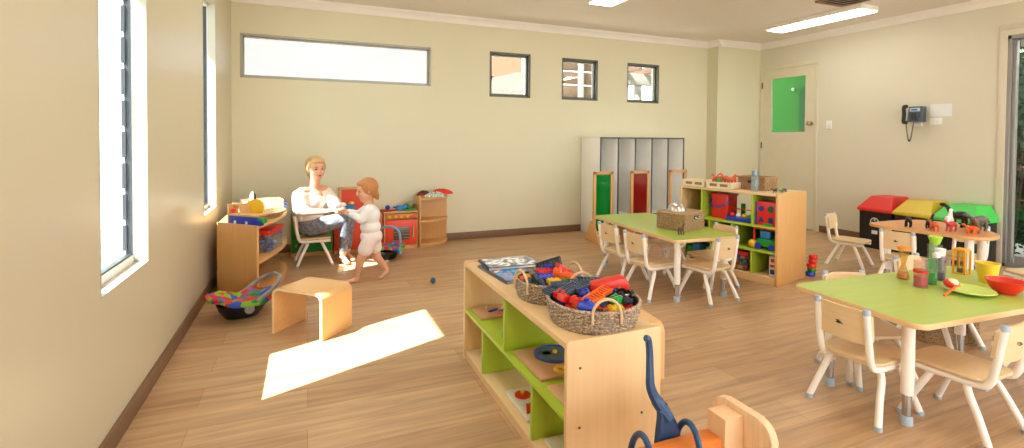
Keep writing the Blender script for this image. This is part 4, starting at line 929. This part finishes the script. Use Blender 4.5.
# ------------------------------------------------------------------ items on the front table
ZT2 = .476
def g2(name): return name
def liquid_glass(x, y, label, r, h, m, fill, lid=None, hour=False, name='beaker', tint='#F0F6F4'):
    t = thing(name, label, 'beaker', (x, y, ZT2)); G = glass('beaker_glass_'+tint, tint, body=.06)
    if hour:
        prof = [(0, 0), (r, 0), (r*1.05, .01), (r*.75, h*.25), (r*.35, h*.48), (r*.4, h*.55), (r*.8, h*.85), (r*.85, h*.97), (r*.8, h*.97), (r*.35, h*.55), (r*.3, h*.48), (r*.7, h*.25), (r, .012), (0, .005)]
        B().lathe(prof, 20).build('glass_body', G, t)
        B().lathe([(0, .004), (r*.97, .006), (r*.8, h*fill), (0, h*fill)], 20).build('liquid', m, t)
    else:
        B().lathe([(0, 0), (r, 0), (r, h), (r-.003, h), (r-.003, .004), (0, .004)], 20).build('glass_body', G, t)
        B().lathe([(0, .005), (r-.004, .005), (r-.004, h*fill), (0, h*fill)], 20).build('liquid', m, t)
    if lid: B().lathe([(0, h-.002), (r*1.08, h-.002), (r*1.08, h+.012), (0, h+.014)], 20).build('lid', lid, t)
    return t
LR = mat('liquid_red', '#C81E14', .15); LG_ = mat('liquid_green', '#1FB64C', .15); LY = mat('liquid_amber', '#E88A1E', .15); LP = mat('liquid_purple', '#3A1A38', .15); LN = mat('liquid_navy', '#1E2A6A', .15)
liquid_glass(2.895, 1.60, 'hourglass shaped beaker with orange lid and amber liquid on the front green table', .027, .155, LY, .2, mat('lid_orange', '#EE8A1C', .35), True, tint='#F6EAC4')
t = liquid_glass(2.81, 1.475, 'straight clear beaker half full of red liquid, nearest on the front green table', .030, .130, LR, .42, tint='#F8ECE8')
B().lathe([(.0302, .072), (.0312, .072), (.0312, .085), (.0302, .085)], 20).build('red_band', LR, t)
liquid_glass(2.915, 1.485, 'clear beaker of bright green liquid beside the red one', .025, .122, LG_, .5, tint='#DCF2DE')
t = liquid_glass(3.04, 1.51, 'clear beaker with dark purple liquid and pale stopper among the beakers', .025, .13, LP, .35, tint='#EEEAF0')
B().lathe([(0, .125), (.02, .125), (.024, .165), (0, .17)], 14).build('stopper', WHITE, t); B().box((-.05, -.012, .12), (.02, .012, .145), .003).build('side_grip', WHITE, t)
t = liquid_glass(3.28, 1.655, 'tall bottle with lime lid and green liquid at the back of the beakers', .034, .14, LG_, .35, tint='#E6F6E8')
B().lathe([(0, .14), (.02, .142), (.034, .185), (.0, .19)], 18).build('lime_lid', mat('lime_lid', '#B4DC4A', .35), t)
t = liquid_glass(3.31, 1.545, 'square amber beaker with navy base, rightmost of the beakers', .022, .135, LN, .2, tint='#F8EEC8')
b = B(); q_ = .026; b.box((-q_, -q_, .122), (q_, q_, .138), .003); b.box((-q_, -q_, .0), (q_, q_, .006), .002)
for sx in (-1, 1):
    for sy in (-1, 1): b.box((sx*q_-.004, sy*q_-.004, .0), (sx*q_+.004, sy*q_+.004, .13))
b.build('amber_frame', mat('amber', '#E8A018', .3), t)
tag(B().lathe([(0, 0), (.055, 0), (.08, .010), (.100, .018), (.098, .022), (.078, .014), (0, .006)], 40).build('lime_plate', [mat('lime_plate', '#C4DA6A', .3)], loc=(2.915, 1.33, ZT2)), 'round lime green plate on the front green table', 'plate')
t = thing('toy_apple', 'half red and white toy apple on the edge of the lime plate', 'toy food', (2.875, 1.38, ZT2+.018)); B().ball((0, 0, .02), (.036, .03, .022)).build('apple', RED, t); B().ball((-.004, -.006, .0235), (.026, .024, .021)).build('flesh', mat('flesh', '#F4DCB8', .5), t)
t = thing('toy_spoon', 'orange-red plastic spoon leaning over the edge of the lime plate', 'spoon', (2.83, 1.352, ZT2), R(5)); B().tube([(-.085, 0, .004), (0, 0, .022), (.03, 0, .03)], .0055, 8).build('spoon_handle', ORANGE, t); B().ball((.045, 0, .032), (.02, .013, .005)).build('spoon_bowl', ORANGE, t)
tag(B().lathe([(0, 0), (.034, 0), (.047, .095), (.050, .095), (.050, .100), (.045, .100), (.031, .004), (0, .004)], 28).build('yellow_cup', [mat('yellow_cup', '#ECC838', .35)], loc=(3.235, 1.40, ZT2)), 'yellow plastic cup behind the red bowl', 'cup')
b = B().lathe([(0, 0), (.036, 0), (.06, .028), (.073, .062), (.076, .064), (.071, .064), (.055, .028), (.032, .006), (0, .004)], 32)
tag(b.build('red_bowl', RED, loc=(3.075, 1.262, ZT2)), 'red plastic bowl near the right edge on the front green table', 'bowl')

# ---- animal figures on the peach table
AZ = .501
an = [(4.52, 2.47, 200, BLACK, 'black toy cow at the left of the animal table', 1.1), (4.60, 2.36, 10, BLACK, 'black toy horse second from left on the animal table', 1.1), (4.50, 2.28, 60, DINO, 'orange toy animal in the front middle of the animal table', 1.0), (4.60, 2.22, 170, mat('animal_red', '#B8301C', .5), 'red-brown toy animal in the front of the animal table', 1.1),
      (4.74, 2.30, 20, WHITE, 'white toy horse in the middle of the animal table', 1.5), (4.70, 2.12, 200, BROWN, 'brown toy bear at the right front of the animal table', 1.5), (4.84, 2.16, 160, mat('elephant_grey', '#6A5E52', .6), 'grey-brown toy elephant at the right of the animal table', 1.7), (4.92, 2.33, 90, BLACK, 'dark toy deer standing tallest at the back of the animal table', 1.8), (4.62, 2.10, 90, ORANGE, 'orange toy animal nearest the front edge of the animal table', .9)]
for x, y, rz, m_, lab, sc in an:
    t = thing('toy_animal', lab, 'toy animal', (x, y, AZ), R(rz)); t.scale = (sc*1.15,)*3; quad(t, m_, neck=.5 if 'deer' in lab or 'horse' in lab else .1)

# ------------------------------------------------------------------ bins
def bin_(y, cm, label, mark=False):
    t = thing('recycling_bin', label, 'bin', (6.0, y, 0), 0, 'lidded recycling bins against the right wall'); w = .168
    b = B(); b.prism([(-.19, 0), (.16, 0), (.17, .425), (-.2, .425)], -w, w, bev=.006, plane='XZ'); b.build('bin_body', BLACK, t)
    # hipped lid
    b = B(); z0, z1, z2 = .415, .445, .575
    base = [(-.225, -w-.012), (.185, -w-.012), (.185, w+.012), (-.225, w+.012)]; top = [(-.09, -w+.055), (.185, -w+.055), (.185, w-.055), (-.09, w-.055)]
    v0 = [b.bm.verts.new((x, yy, z0)) for x, yy in base]; v1 = [b.bm.verts.new((x, yy, z1)) for x, yy in base]; v2 = [b.bm.verts.new((x, yy, z2)) for x, yy in top]
    for A_, B_ in ((v0, v1), (v1, v2)):
        for k in range(4): b.bm.faces.new((A_[k], A_[(k+1) % 4], B_[(k+1) % 4], B_[k]))
    b.bm.faces.new(v2); b.bm.faces.new(v0[::-1]); bmesh.ops.bevel(b.bm, geom=list(b.bm.edges), offset=.006, segments=2, affect='EDGES'); b.build('lid', cm, t)
    if mark:
        b = B()
        n = 32; 
        b.tube([(-.204, .0+.042*math.cos(2*PI*k/n), .3+.042*math.sin(2*PI*k/n)) for k in range(n)], .0045, 5, closed=True)
        for q in range(3):
            a = PI/2+q*2*PI/3
            b.prism([(.026*math.cos(a)+.012*math.cos(a+d_), .3+.026*math.sin(a)*.9+.012*math.sin(a+d_)) for d_ in (0, 2.1, 4.2)], -.206, -.202, plane='YZ')
        b.build('recycling_mark', WHITE, t); B().box((-.203, -.03, .165), (-.199, .03, .205), .001).build('sticker', PAPER, t)
bin_(3.50, mat('lid_red', '#D8281C', .4), 'black bin with red lid and white round mark on the right wall', True)
bin_(3.135, mat('lid_yellow', '#D2B62E', .4), 'black bin with yellow lid between the red and green bins')
bin_(2.775, LGREEN, 'black bin with bright green lid beside the glass door')

# floor basket and booklet under front table
t = thing('wicker_basket', 'brown wicker crate on the floor beyond the front green table', 'basket', (3.62, 1.86, 0), R(-30)); rect_basket(t, .3, .42, .14, WK2)
for k in range(2): B().box((-.152, -.14+.17*k, .07), (-.149, -.05+.17*k, .082)).build('handle_hole', SLOT, t)
t = thing('booklet', 'open printed booklet on the floor beneath the front green table', 'booklet', (3.5, 2.0, 0), R(20)); B().box((-.1, -.07, 0), (.1, .07, .004)).build('pages', PAPER, t, smooth=False)
B().box((-.08, -.05, .004), (-.01, .04, .0046)).build('picture', cover('cov_c', '#5FA8C8', ['#E8F0F0', '#3F8F60', '#D84030', '#F2F2F2', '#2F6FC0']), t, smooth=False)

# ------------------------------------------------------------------ foreground: wooden trestle with orange beam, blue hoop toy
t = thing('wooden_trestle', 'pine end board with orange cross beam cut by the bottom edge', 'wooden play trestle', (1.19, 1.03, 0))
b = B().prism(rrect(-.055, 0, .165, .40, .05, 6), .002, .03, bev=.006, plane='YZ'); b.build('end_board', PINE, t)
B().box((-.07, .04, .0), (.002, .112, .385), .004).build('end_post', mat('pine_post', '#E4BA8C', .5, kind='wood', axis='Z', amt=.16), t)
B().box((-.62, .05, .262), (-.07, .11, .325), .004).build('cross_beam', ORBEAM, t)
B().prism(rrect(-.0, 0, .165, .30, .05, 6), -.65, -.622, bev=.006, plane='YZ').build('end_board', PINE, t)
DB = mat('denim_plastic', '#24466E', .35)
t = thing('hooked_toy', 'dark blue plastic toy with a long curved handle and two hoops over the orange beam', 'toy', (.94, 1.12, 0))
hp = spl([(-.006, .08, .604), (.004, .08, .598), (.008, .078, .56), (.004, .07, .50), (.004, .065, .46), (.02, .055, .42), (.045, .03, .375)], 6)
n_ = len(hp); b = B().tube(hp, [.010+.010*(i/n_)**2 if i < n_*.8 else .018 for i in range(n_)], 10)
b.build('curved_handle', DB, t)
B().prism([(-.0, .27), (.10, .28), (.075, .36), (.04, .42), (.012, .40), (.014, .33)], .03, .05, bev=.005, plane='XZ').build('gusset', DB, t)
for x in (-.087, .077):
    pts = [(x+.008*math.sin(u)+.008*math.cos(u), -.01+.062*math.cos(u), .27+.105*math.sin(u)) for u in [PI*(-.1+1.2*i/20) for i in range(21)]]
    B().tube(pts, .009, 10).build('hoop', DB, t)

# ------------------------------------------------------------------ people
def blob(name, prims, m, parent, voxel=.007, smooth=8):
    b = B()
    for p in prims:
        if p[0] == 'c':
            _, a, c, r0, r1 = p; a = Vector(a); c = Vector(c)
            n = 6
            for k in range(n+1): b.ball(a.lerp(c, k/n), r0+(r1-r0)*k/n, n=14)
            b.cyl(a, c, r0*.99, r1*.99, n=14)
        elif p[0] == 'e': b.ball(p[1], p[2], p[3] if len(p) > 3 else None, n=20)
    o = b.build(name+'_raw', m)
    md = o.modifiers.new('r', 'REMESH'); md.mode = 'VOXEL'; md.voxel_size = voxel
    ms = o.modifiers.new('s', 'SMOOTH'); ms.iterations = smooth; ms.factor = .5
    dg = bpy.context.evaluated_depsgraph_get(); me = bpy.data.meshes.new_from_object(o.evaluated_get(dg))
    me.materials.clear(); me.materials.append(m); me.shade_smooth()
    raw = o.data; bpy.data.objects.remove(o); bpy.data.meshes.remove(raw)
    q = bpy.data.objects.new(name, me); C.objects.link(q)
    if parent: q.parent = parent
    return q
SKIN = mat('skin', '#DDA583', .5); HAIR = mat('blonde_hair', '#CBA672', .5, kind='wood', axis='Z', amt=.25); HAIRC = mat('ginger_hair', '#BC7E48', .5, kind='wood', axis='Z', amt=.25)
TOP = mat('cream_blouse', '#EFE3D6', .8); LEGG = mat('grey_leggings', '#7C7E88', .8, kind='mottle', amt=.3, scale=6); WTOP = mat('white_top', '#ECEAE8', .8); PINK = mat('pale_pink_shorts', '#F0E0DA', .8); LIP = mat('lips', '#B45A50', .5); EYE = mat('eye_dark', '#2E2622', .3)
def hand(prims, wr, fwd, up, s):
    """palm, four unequal fingers and thumb"""
    wr = Vector(wr); f = Vector(fwd).normalized(); u = Vector(up).normalized(); sd = f.cross(u).normalized(); u = sd.cross(f).normalized()
    prims.append(('c', wr, wr+f*.045*s, .02*s, .026*s)); base = wr+f*.07*s
    prims.append(('c', wr+f*.04*s-sd*.015*s, base-sd*.014*s, .018*s, .013*s)); prims.append(('c', wr+f*.04*s+sd*.015*s, base+sd*.014*s, .018*s, .013*s))
    for i, l in enumerate((.052, .066, .062, .046)):
        o = sd*((i-1.5)*.019*s); a = base+o; m_ = a+(f*.8-u*.35).normalized()*l*.5*s; e_ = m_+(f*.45-u*.85).normalized()*l*.5*s
        prims.append(('c', a, m_, .0095*s, .0085*s)); prims.append(('c', m_, e_, .0085*s, .0075*s))
    a = wr+f*.025*s-sd*.024*s; m_ = a+(f*.5-sd*.8-u*.2).normalized()*.035*s; prims.append(('c', a, m_, .011*s, .010*s)); prims.append(('c', m_, m_+(f*.85-sd*.2-u*.4).normalized()*.03*s, .010*s, .008*s))
def head(prims, c, s, face, up=(0, 0, 1)):
    """skull, jaw, nose, ears; s = head height / 2"""
    c = Vector(c); f = Vector(face).normalized(); u = Vector(up).normalized(); sd = f.cross(u).normalized(); u = sd.cross(f).normalized()
    Mr = Matrix((( f.x, sd.x, u.x), (f.y, sd.y, u.y), (f.z, sd.z, u.z))).to_4x4()
    prims.append(('e', c+u*s*.22-f*s*.08, (s*.82, s*.66, s*.78), Mr)); prims.append(('e', c-u*s*.28+f*s*.12, (s*.58, s*.52, s*.66), Mr))
    prims.append(('e', c-u*s*.72+f*s*.36, (s*.24, s*.26, s*.2), Mr)); prims.append(('e', c-u*s*.08+f*s*.76, (s*.13, s*.1, s*.18), Mr)); prims.append(('e', c-u*s*.2+f*s*.8, (s*.11, s*.13, s*.09), Mr))
    prims.append(('e', c-u*s*.45+f*s*.66, (s*.1, s*.2, s*.08), Mr))
    for q in (-1, 1):
        prims.append(('e', c-u*s*.08-f*s*.02+sd*q*s*.68, (s*.13, s*.06, s*.2), Mr)); prims.append(('e', c-u*s*.25+f*s*.45+sd*q*s*.3, (s*.25, s*.2, s*.22), Mr))
    return f, u, sd, Mr
def face_bits(par, c, s, f, u, sd, Mr):
    c = Vector(c)
    for q in (-1, 1):
        B().ball(c+u*s*.06+f*s*.66+sd*q*s*.26, (s*.07, s*.1, s*.055), Mr, 10).build('eye', EYE, par)
        B().ball(c+u*s*.24+f*s*.70+sd*q*s*.27, (s*.04, s*.15, s*.025), Mr, 8).build('eyebrow', mat('brow', '#8A6238', .7), par)
    B().ball(c-u*s*.46+f*s*.73, (s*.05, s*.17, s*.05), Mr, 10).build('mouth', LIP, par)

# woman
t = thing('person', 'seated woman in cream off-shoulder blouse and grey patterned leggings holding out her hands', 'person', (0, 5.0, 0)); wo = t
off = Vector((0, -5.0, 0))
def w(x, y, z): return Vector((x, y-5.0, z))
hc = (.077, -.02, .893); pr = []
fdir = (.35, -.93, -.05)
f, u, sd, Mr = head(pr, hc, .112, fdir)
pr += [('c', w(.05, 5.01, .70), w(.07, 4.99, .82), .058, .050), ('e', w(.02, 5.01, .60), (.13, .10, .14)), ('e', w(.025, 5.02, .44), (.11, .11, .12)), ('e', w(.03, 5.02, .36), (.12, .14, .09)),
       ('c', w(-.05, 4.93, .685), w(.15, 5.09, .685), .048, .048)]
# arms
pr += [('c', w(-.07, 4.93, .675), w(-.055, 4.86, .51), .046, .038), ('c', w(-.055, 4.86, .51), w(.17, 4.70, .53), .038, .024),
       ('c', w(.165, 5.09, .675), w(.235, 4.99, .53), .044, .036), ('c', w(.235, 4.99, .53), w(.25, 4.80, .555), .034, .023)]
hand(pr, w(.17, 4.70, .53), (.75, -.6, .2), (0, 0, 1), 1.0); hand(pr, w(.25, 4.80, .555), (.3, -.9, .1), (0, 0, 1), 1.0)
# legs
pr += [('c', w(.04, 4.95, .355), w(.33, 4.93, .415), .078, .055), ('c', w(.05, 5.10, .355), w(.37, 5.08, .415), .078, .055),
       ('c', w(.33, 4.93, .40), w(.315, 4.94, .09), .052, .033), ('c', w(.37, 5.08, .40), w(.36, 5.06, .09), .052, .033),
       ('c', w(.31, 4.95, .04), w(.34, 4.85, .025), .034, .024), ('c', w(.355, 5.06, .04), w(.40, 4.97, .025), .034, .024), ('e', w(.345, 4.83, .022), (.03, .035, .018)), ('e', w(.405, 4.95, .022), (.03, .035, .018))]
body = blob('body', pr, SKIN, t)
face_bits(t, hc, .112, f, u, sd, Mr)
c = Vector(hc)
hp_ = [('e', c+u*.04-f*.028, (.098, .088, .088), Mr), ('e', c+u*.078+f*.02, (.062, .07, .035), Mr), ('e', c-u*.02-f*.058, (.05, .07, .075), Mr)]
hp_ += [('c', c+u*.03+sd*q*.074+f*.01, c-u*.03+sd*q*.074-f*.015, .017, .014) for q in (-1, 1)] + [('e', c+u*.03-f*.105, (.045, .045, .045), Mr)]
blob('hair', hp_, HAIR, t, .006, 5)
tp = [('e', w(.03, 5.01, .585), (.125, .110, .125)), ('e', w(.025, 5.02, .45), (.122, .12, .12)), ('c', w(-.055, 4.925, .655), w(.155, 5.095, .655), .056, .056),
      ('c', w(-.078, 4.925, .655), w(-.062, 4.86, .535), .058, .062), ('c', w(-.055, 4.86, .53), w(.0, 4.82, .52), .055, .042), ('c', w(.17, 5.09, .655), w(.235, 5.0, .56), .06, .066), ('c', w(.235, 5.0, .55), w(.24, 4.95, .545), .05, .042)]
blob('blouse', tp, TOP, t)
lg = [('e', w(.03, 5.02, .365), (.13, .15, .095)), ('c', w(.04, 4.95, .358), w(.33, 4.93, .415), .086, .064), ('c', w(.05, 5.10, .358), w(.37, 5.08, .415), .086, .064), ('c', w(.335, 4.93, .405), w(.318, 4.94, .13), .061, .041), ('c', w(.375, 5.08, .405), w(.363, 5.06, .13), .061, .041)]
blob('leggings', lg, LEGG, t)
# held white cloth bundle
tag(B().box((-.045, -.035, -.012), (.045, .035, .02), .01, M=Matrix.Rotation(R(25), 4, 'Z') @ Matrix.Rotation(R(-15), 4, 'Y')).build('folded_cloth', WHITE, loc=(.27, 4.62, .585)), 'small white folded cloth held between the woman and the child', 'cloth')

# child
t = thing('person', 'toddler in white top and pale shorts walking barefoot towards the woman', 'person', (.47, 4.25, 0))
def k_(x, y, z): return Vector((x-.47, y-4.25, z))
hc = k_(.452, 4.25, .752); pr = []
f, u, sd, Mr = head(pr, hc, .098, (-.95, -.22, -.15), (-.1, 0, 1))
pr += [('c', k_(.475, 4.25, .60), k_(.46, 4.25, .68), .034, .034), ('e', k_(.485, 4.25, .54), (.068, .082, .09)), ('e', k_(.485, 4.25, .45), (.07, .08, .07)), ('e', k_(.497, 4.25, .37), (.078, .088, .07)),
       ('c', k_(.47, 4.185, .60), k_(.405, 4.18, .525), .03, .025), ('c', k_(.405, 4.18, .525), k_(.325, 4.27, .565), .024, .017), ('c', k_(.48, 4.32, .60), k_(.40, 4.37, .54), .03, .025), ('c', k_(.40, 4.37, .54), k_(.31, 4.40, .57), .024, .017)]
hand(pr, k_(.325, 4.27, .565), (-.7, .6, .2), (0, 0, 1), .62); hand(pr, k_(.31, 4.40, .57), (-.8, .4, .1), (0, 0, 1), .62)
pr += [('c', k_(.47, 4.21, .33), k_(.405, 4.22, .185), .052, .037), ('c', k_(.405, 4.22, .185), k_(.375, 4.23, .04), .036, .022), ('c', k_(.37, 4.23, .022), k_(.31, 4.225, .014), .021, .016), ('e', k_(.30, 4.223, .013), (.022, .022, .012)),
       ('c', k_(.51, 4.29, .33), k_(.54, 4.28, .19), .052, .037), ('c', k_(.54, 4.28, .19), k_(.625, 4.27, .075), .036, .022), ('c', k_(.625, 4.27, .06), k_(.585, 4.262, .018), .021, .016), ('e', k_(.57, 4.26, .013), (.022, .02, .012))]
blob('body', pr, SKIN, t, .0055, 5)
face_bits(t, hc, .098, f, u, sd, Mr)
c = Vector(hc); hp_ = [('e', c+u*.028-f*.022, (.086, .078, .080), Mr), ('e', c+u*.066+f*.025, (.045, .052, .025), Mr), ('e', c-u*.02-f*.058, (.04, .055, .055), Mr), ('c', c-u*.05-f*.075, c-u*.085-f*.085, .03, .014)] + [('e', c-f*.02+u*.01+sd*q*.055, (.035, .02, .045), Mr) for q in (-1, 1)]
blob('hair', hp_, HAIRC, t, .006, 4)
blob('long_sleeve_top', [('e', k_(.485, 4.25, .545), (.082, .098, .095)), ('e', k_(.487, 4.25, .45), (.085, .098, .07)), ('c', k_(.475, 4.20, .60), k_(.48, 4.31, .60), .046, .046), ('c', k_(.47, 4.185, .60), k_(.405, 4.18, .525), .041, .035), ('c', k_(.405, 4.18, .525), k_(.34, 4.255, .56), .034, .027), ('c', k_(.48, 4.32, .60), k_(.40, 4.37, .54), .041, .035), ('c', k_(.40, 4.37, .54), k_(.33, 4.393, .562), .034, .027)], WTOP, t, .006)
blob('shorts', [('e', k_(.495, 4.25, .37), (.092, .103, .068)), ('c', k_(.475, 4.21, .34), k_(.443, 4.215, .27), .065, .062), ('c', k_(.51, 4.29, .34), k_(.527, 4.283, .27), .065, .060)], PINK, t, .006)

# ------------------------------------------------------------------ light, sky, camera
Wd = bpy.data.worlds.new('World'); bpy.context.scene.world = Wd; Wd.use_nodes = True
bg = Wd.node_tree.nodes['Background']; bg.inputs[0].default_value = (.88, .95, 1, 1); bg.inputs[1].default_value = 4.2
sl = bpy.data.lights.new('sun', 'SUN'); sl.energy = 26; sl.angle = R(.6); sl.color = (1, .98, .95)
so = bpy.data.objects.new('sun', sl); C.objects.link(so); so.location = (-5, 2, 6)
so.rotation_euler = Vector((1, .425, -1.23)).to_track_quat('-Z', 'Y').to_euler()
def portal(loc, rot, sx, sy):
    l = bpy.data.lights.new('daylight_portal', 'AREA'); l.shape = 'RECTANGLE'; l.size = sx; l.size_y = sy; l.cycles.is_portal = True
    o = bpy.data.objects.new('daylight_portal', l); C.objects.link(o); o.location = loc; o.rotation_euler = rot
portal(((bw[0]+bw[1])/2, YF+.02, 1.17), (R(90), 0, 0), 5.4, 2.35)
portal((XL+.01, (w1[0]+w1[1])/2, 1.44), (0, R(-90), 0), 1.66, .58)
portal((XL+.01, (w2[0]+w2[1])/2, 1.44), (0, R(-90), 0), 1.66, .52)
portal((XR-.02, .99, 1.1), (0, R(90), 0), 2.2, 3.18)
portal(((lw[0]+lw[1])/2, YB-.01, 2.0), (R(-90), 0, 0), 1.92, .44)

cam = bpy.data.cameras.new('cam'); co = bpy.data.objects.new('cam', cam); C.objects.link(co)
cam.sensor_width = 36; cam.lens = 494.6/1024*36; cam.shift_y = (148.9-224)/1024
yw, pt, rl = R(22.50280514), R(-1.28232627), R(.42894753)
fw = Vector((math.sin(yw)*math.cos(pt), math.cos(yw)*math.cos(pt), math.sin(pt))); r_ = Vector((math.cos(yw), -math.sin(yw), 0)); u_ = r_.cross(fw)
r2 = math.cos(rl)*r_+math.sin(rl)*u_; u2 = -math.sin(rl)*r_+math.cos(rl)*u_
Mx = Matrix(((r2.x, u2.x, -fw.x, 0), (r2.y, u2.y, -fw.y, 0), (r2.z, u2.z, -fw.z, 1.2), (0, 0, 0, 1)))
co.matrix_world = Mx; cam.clip_start = .05
S = bpy.context.scene; S.camera = co
S.view_settings.view_transform = 'Standard'; S.view_settings.look = 'None'; S.view_settings.gamma = 1; S.view_settings.use_curve_mapping = False; S.view_settings.exposure = .38
S.cycles.use_denoising = True; S.cycles.max_bounces = 10; S.cycles.diffuse_bounces = 6; S.cycles.transparent_max_bounces = 16
S.cycles.sample_clamp_indirect = 6; S.cycles.caustics_reflective = False; S.cycles.caustics_refractive = False
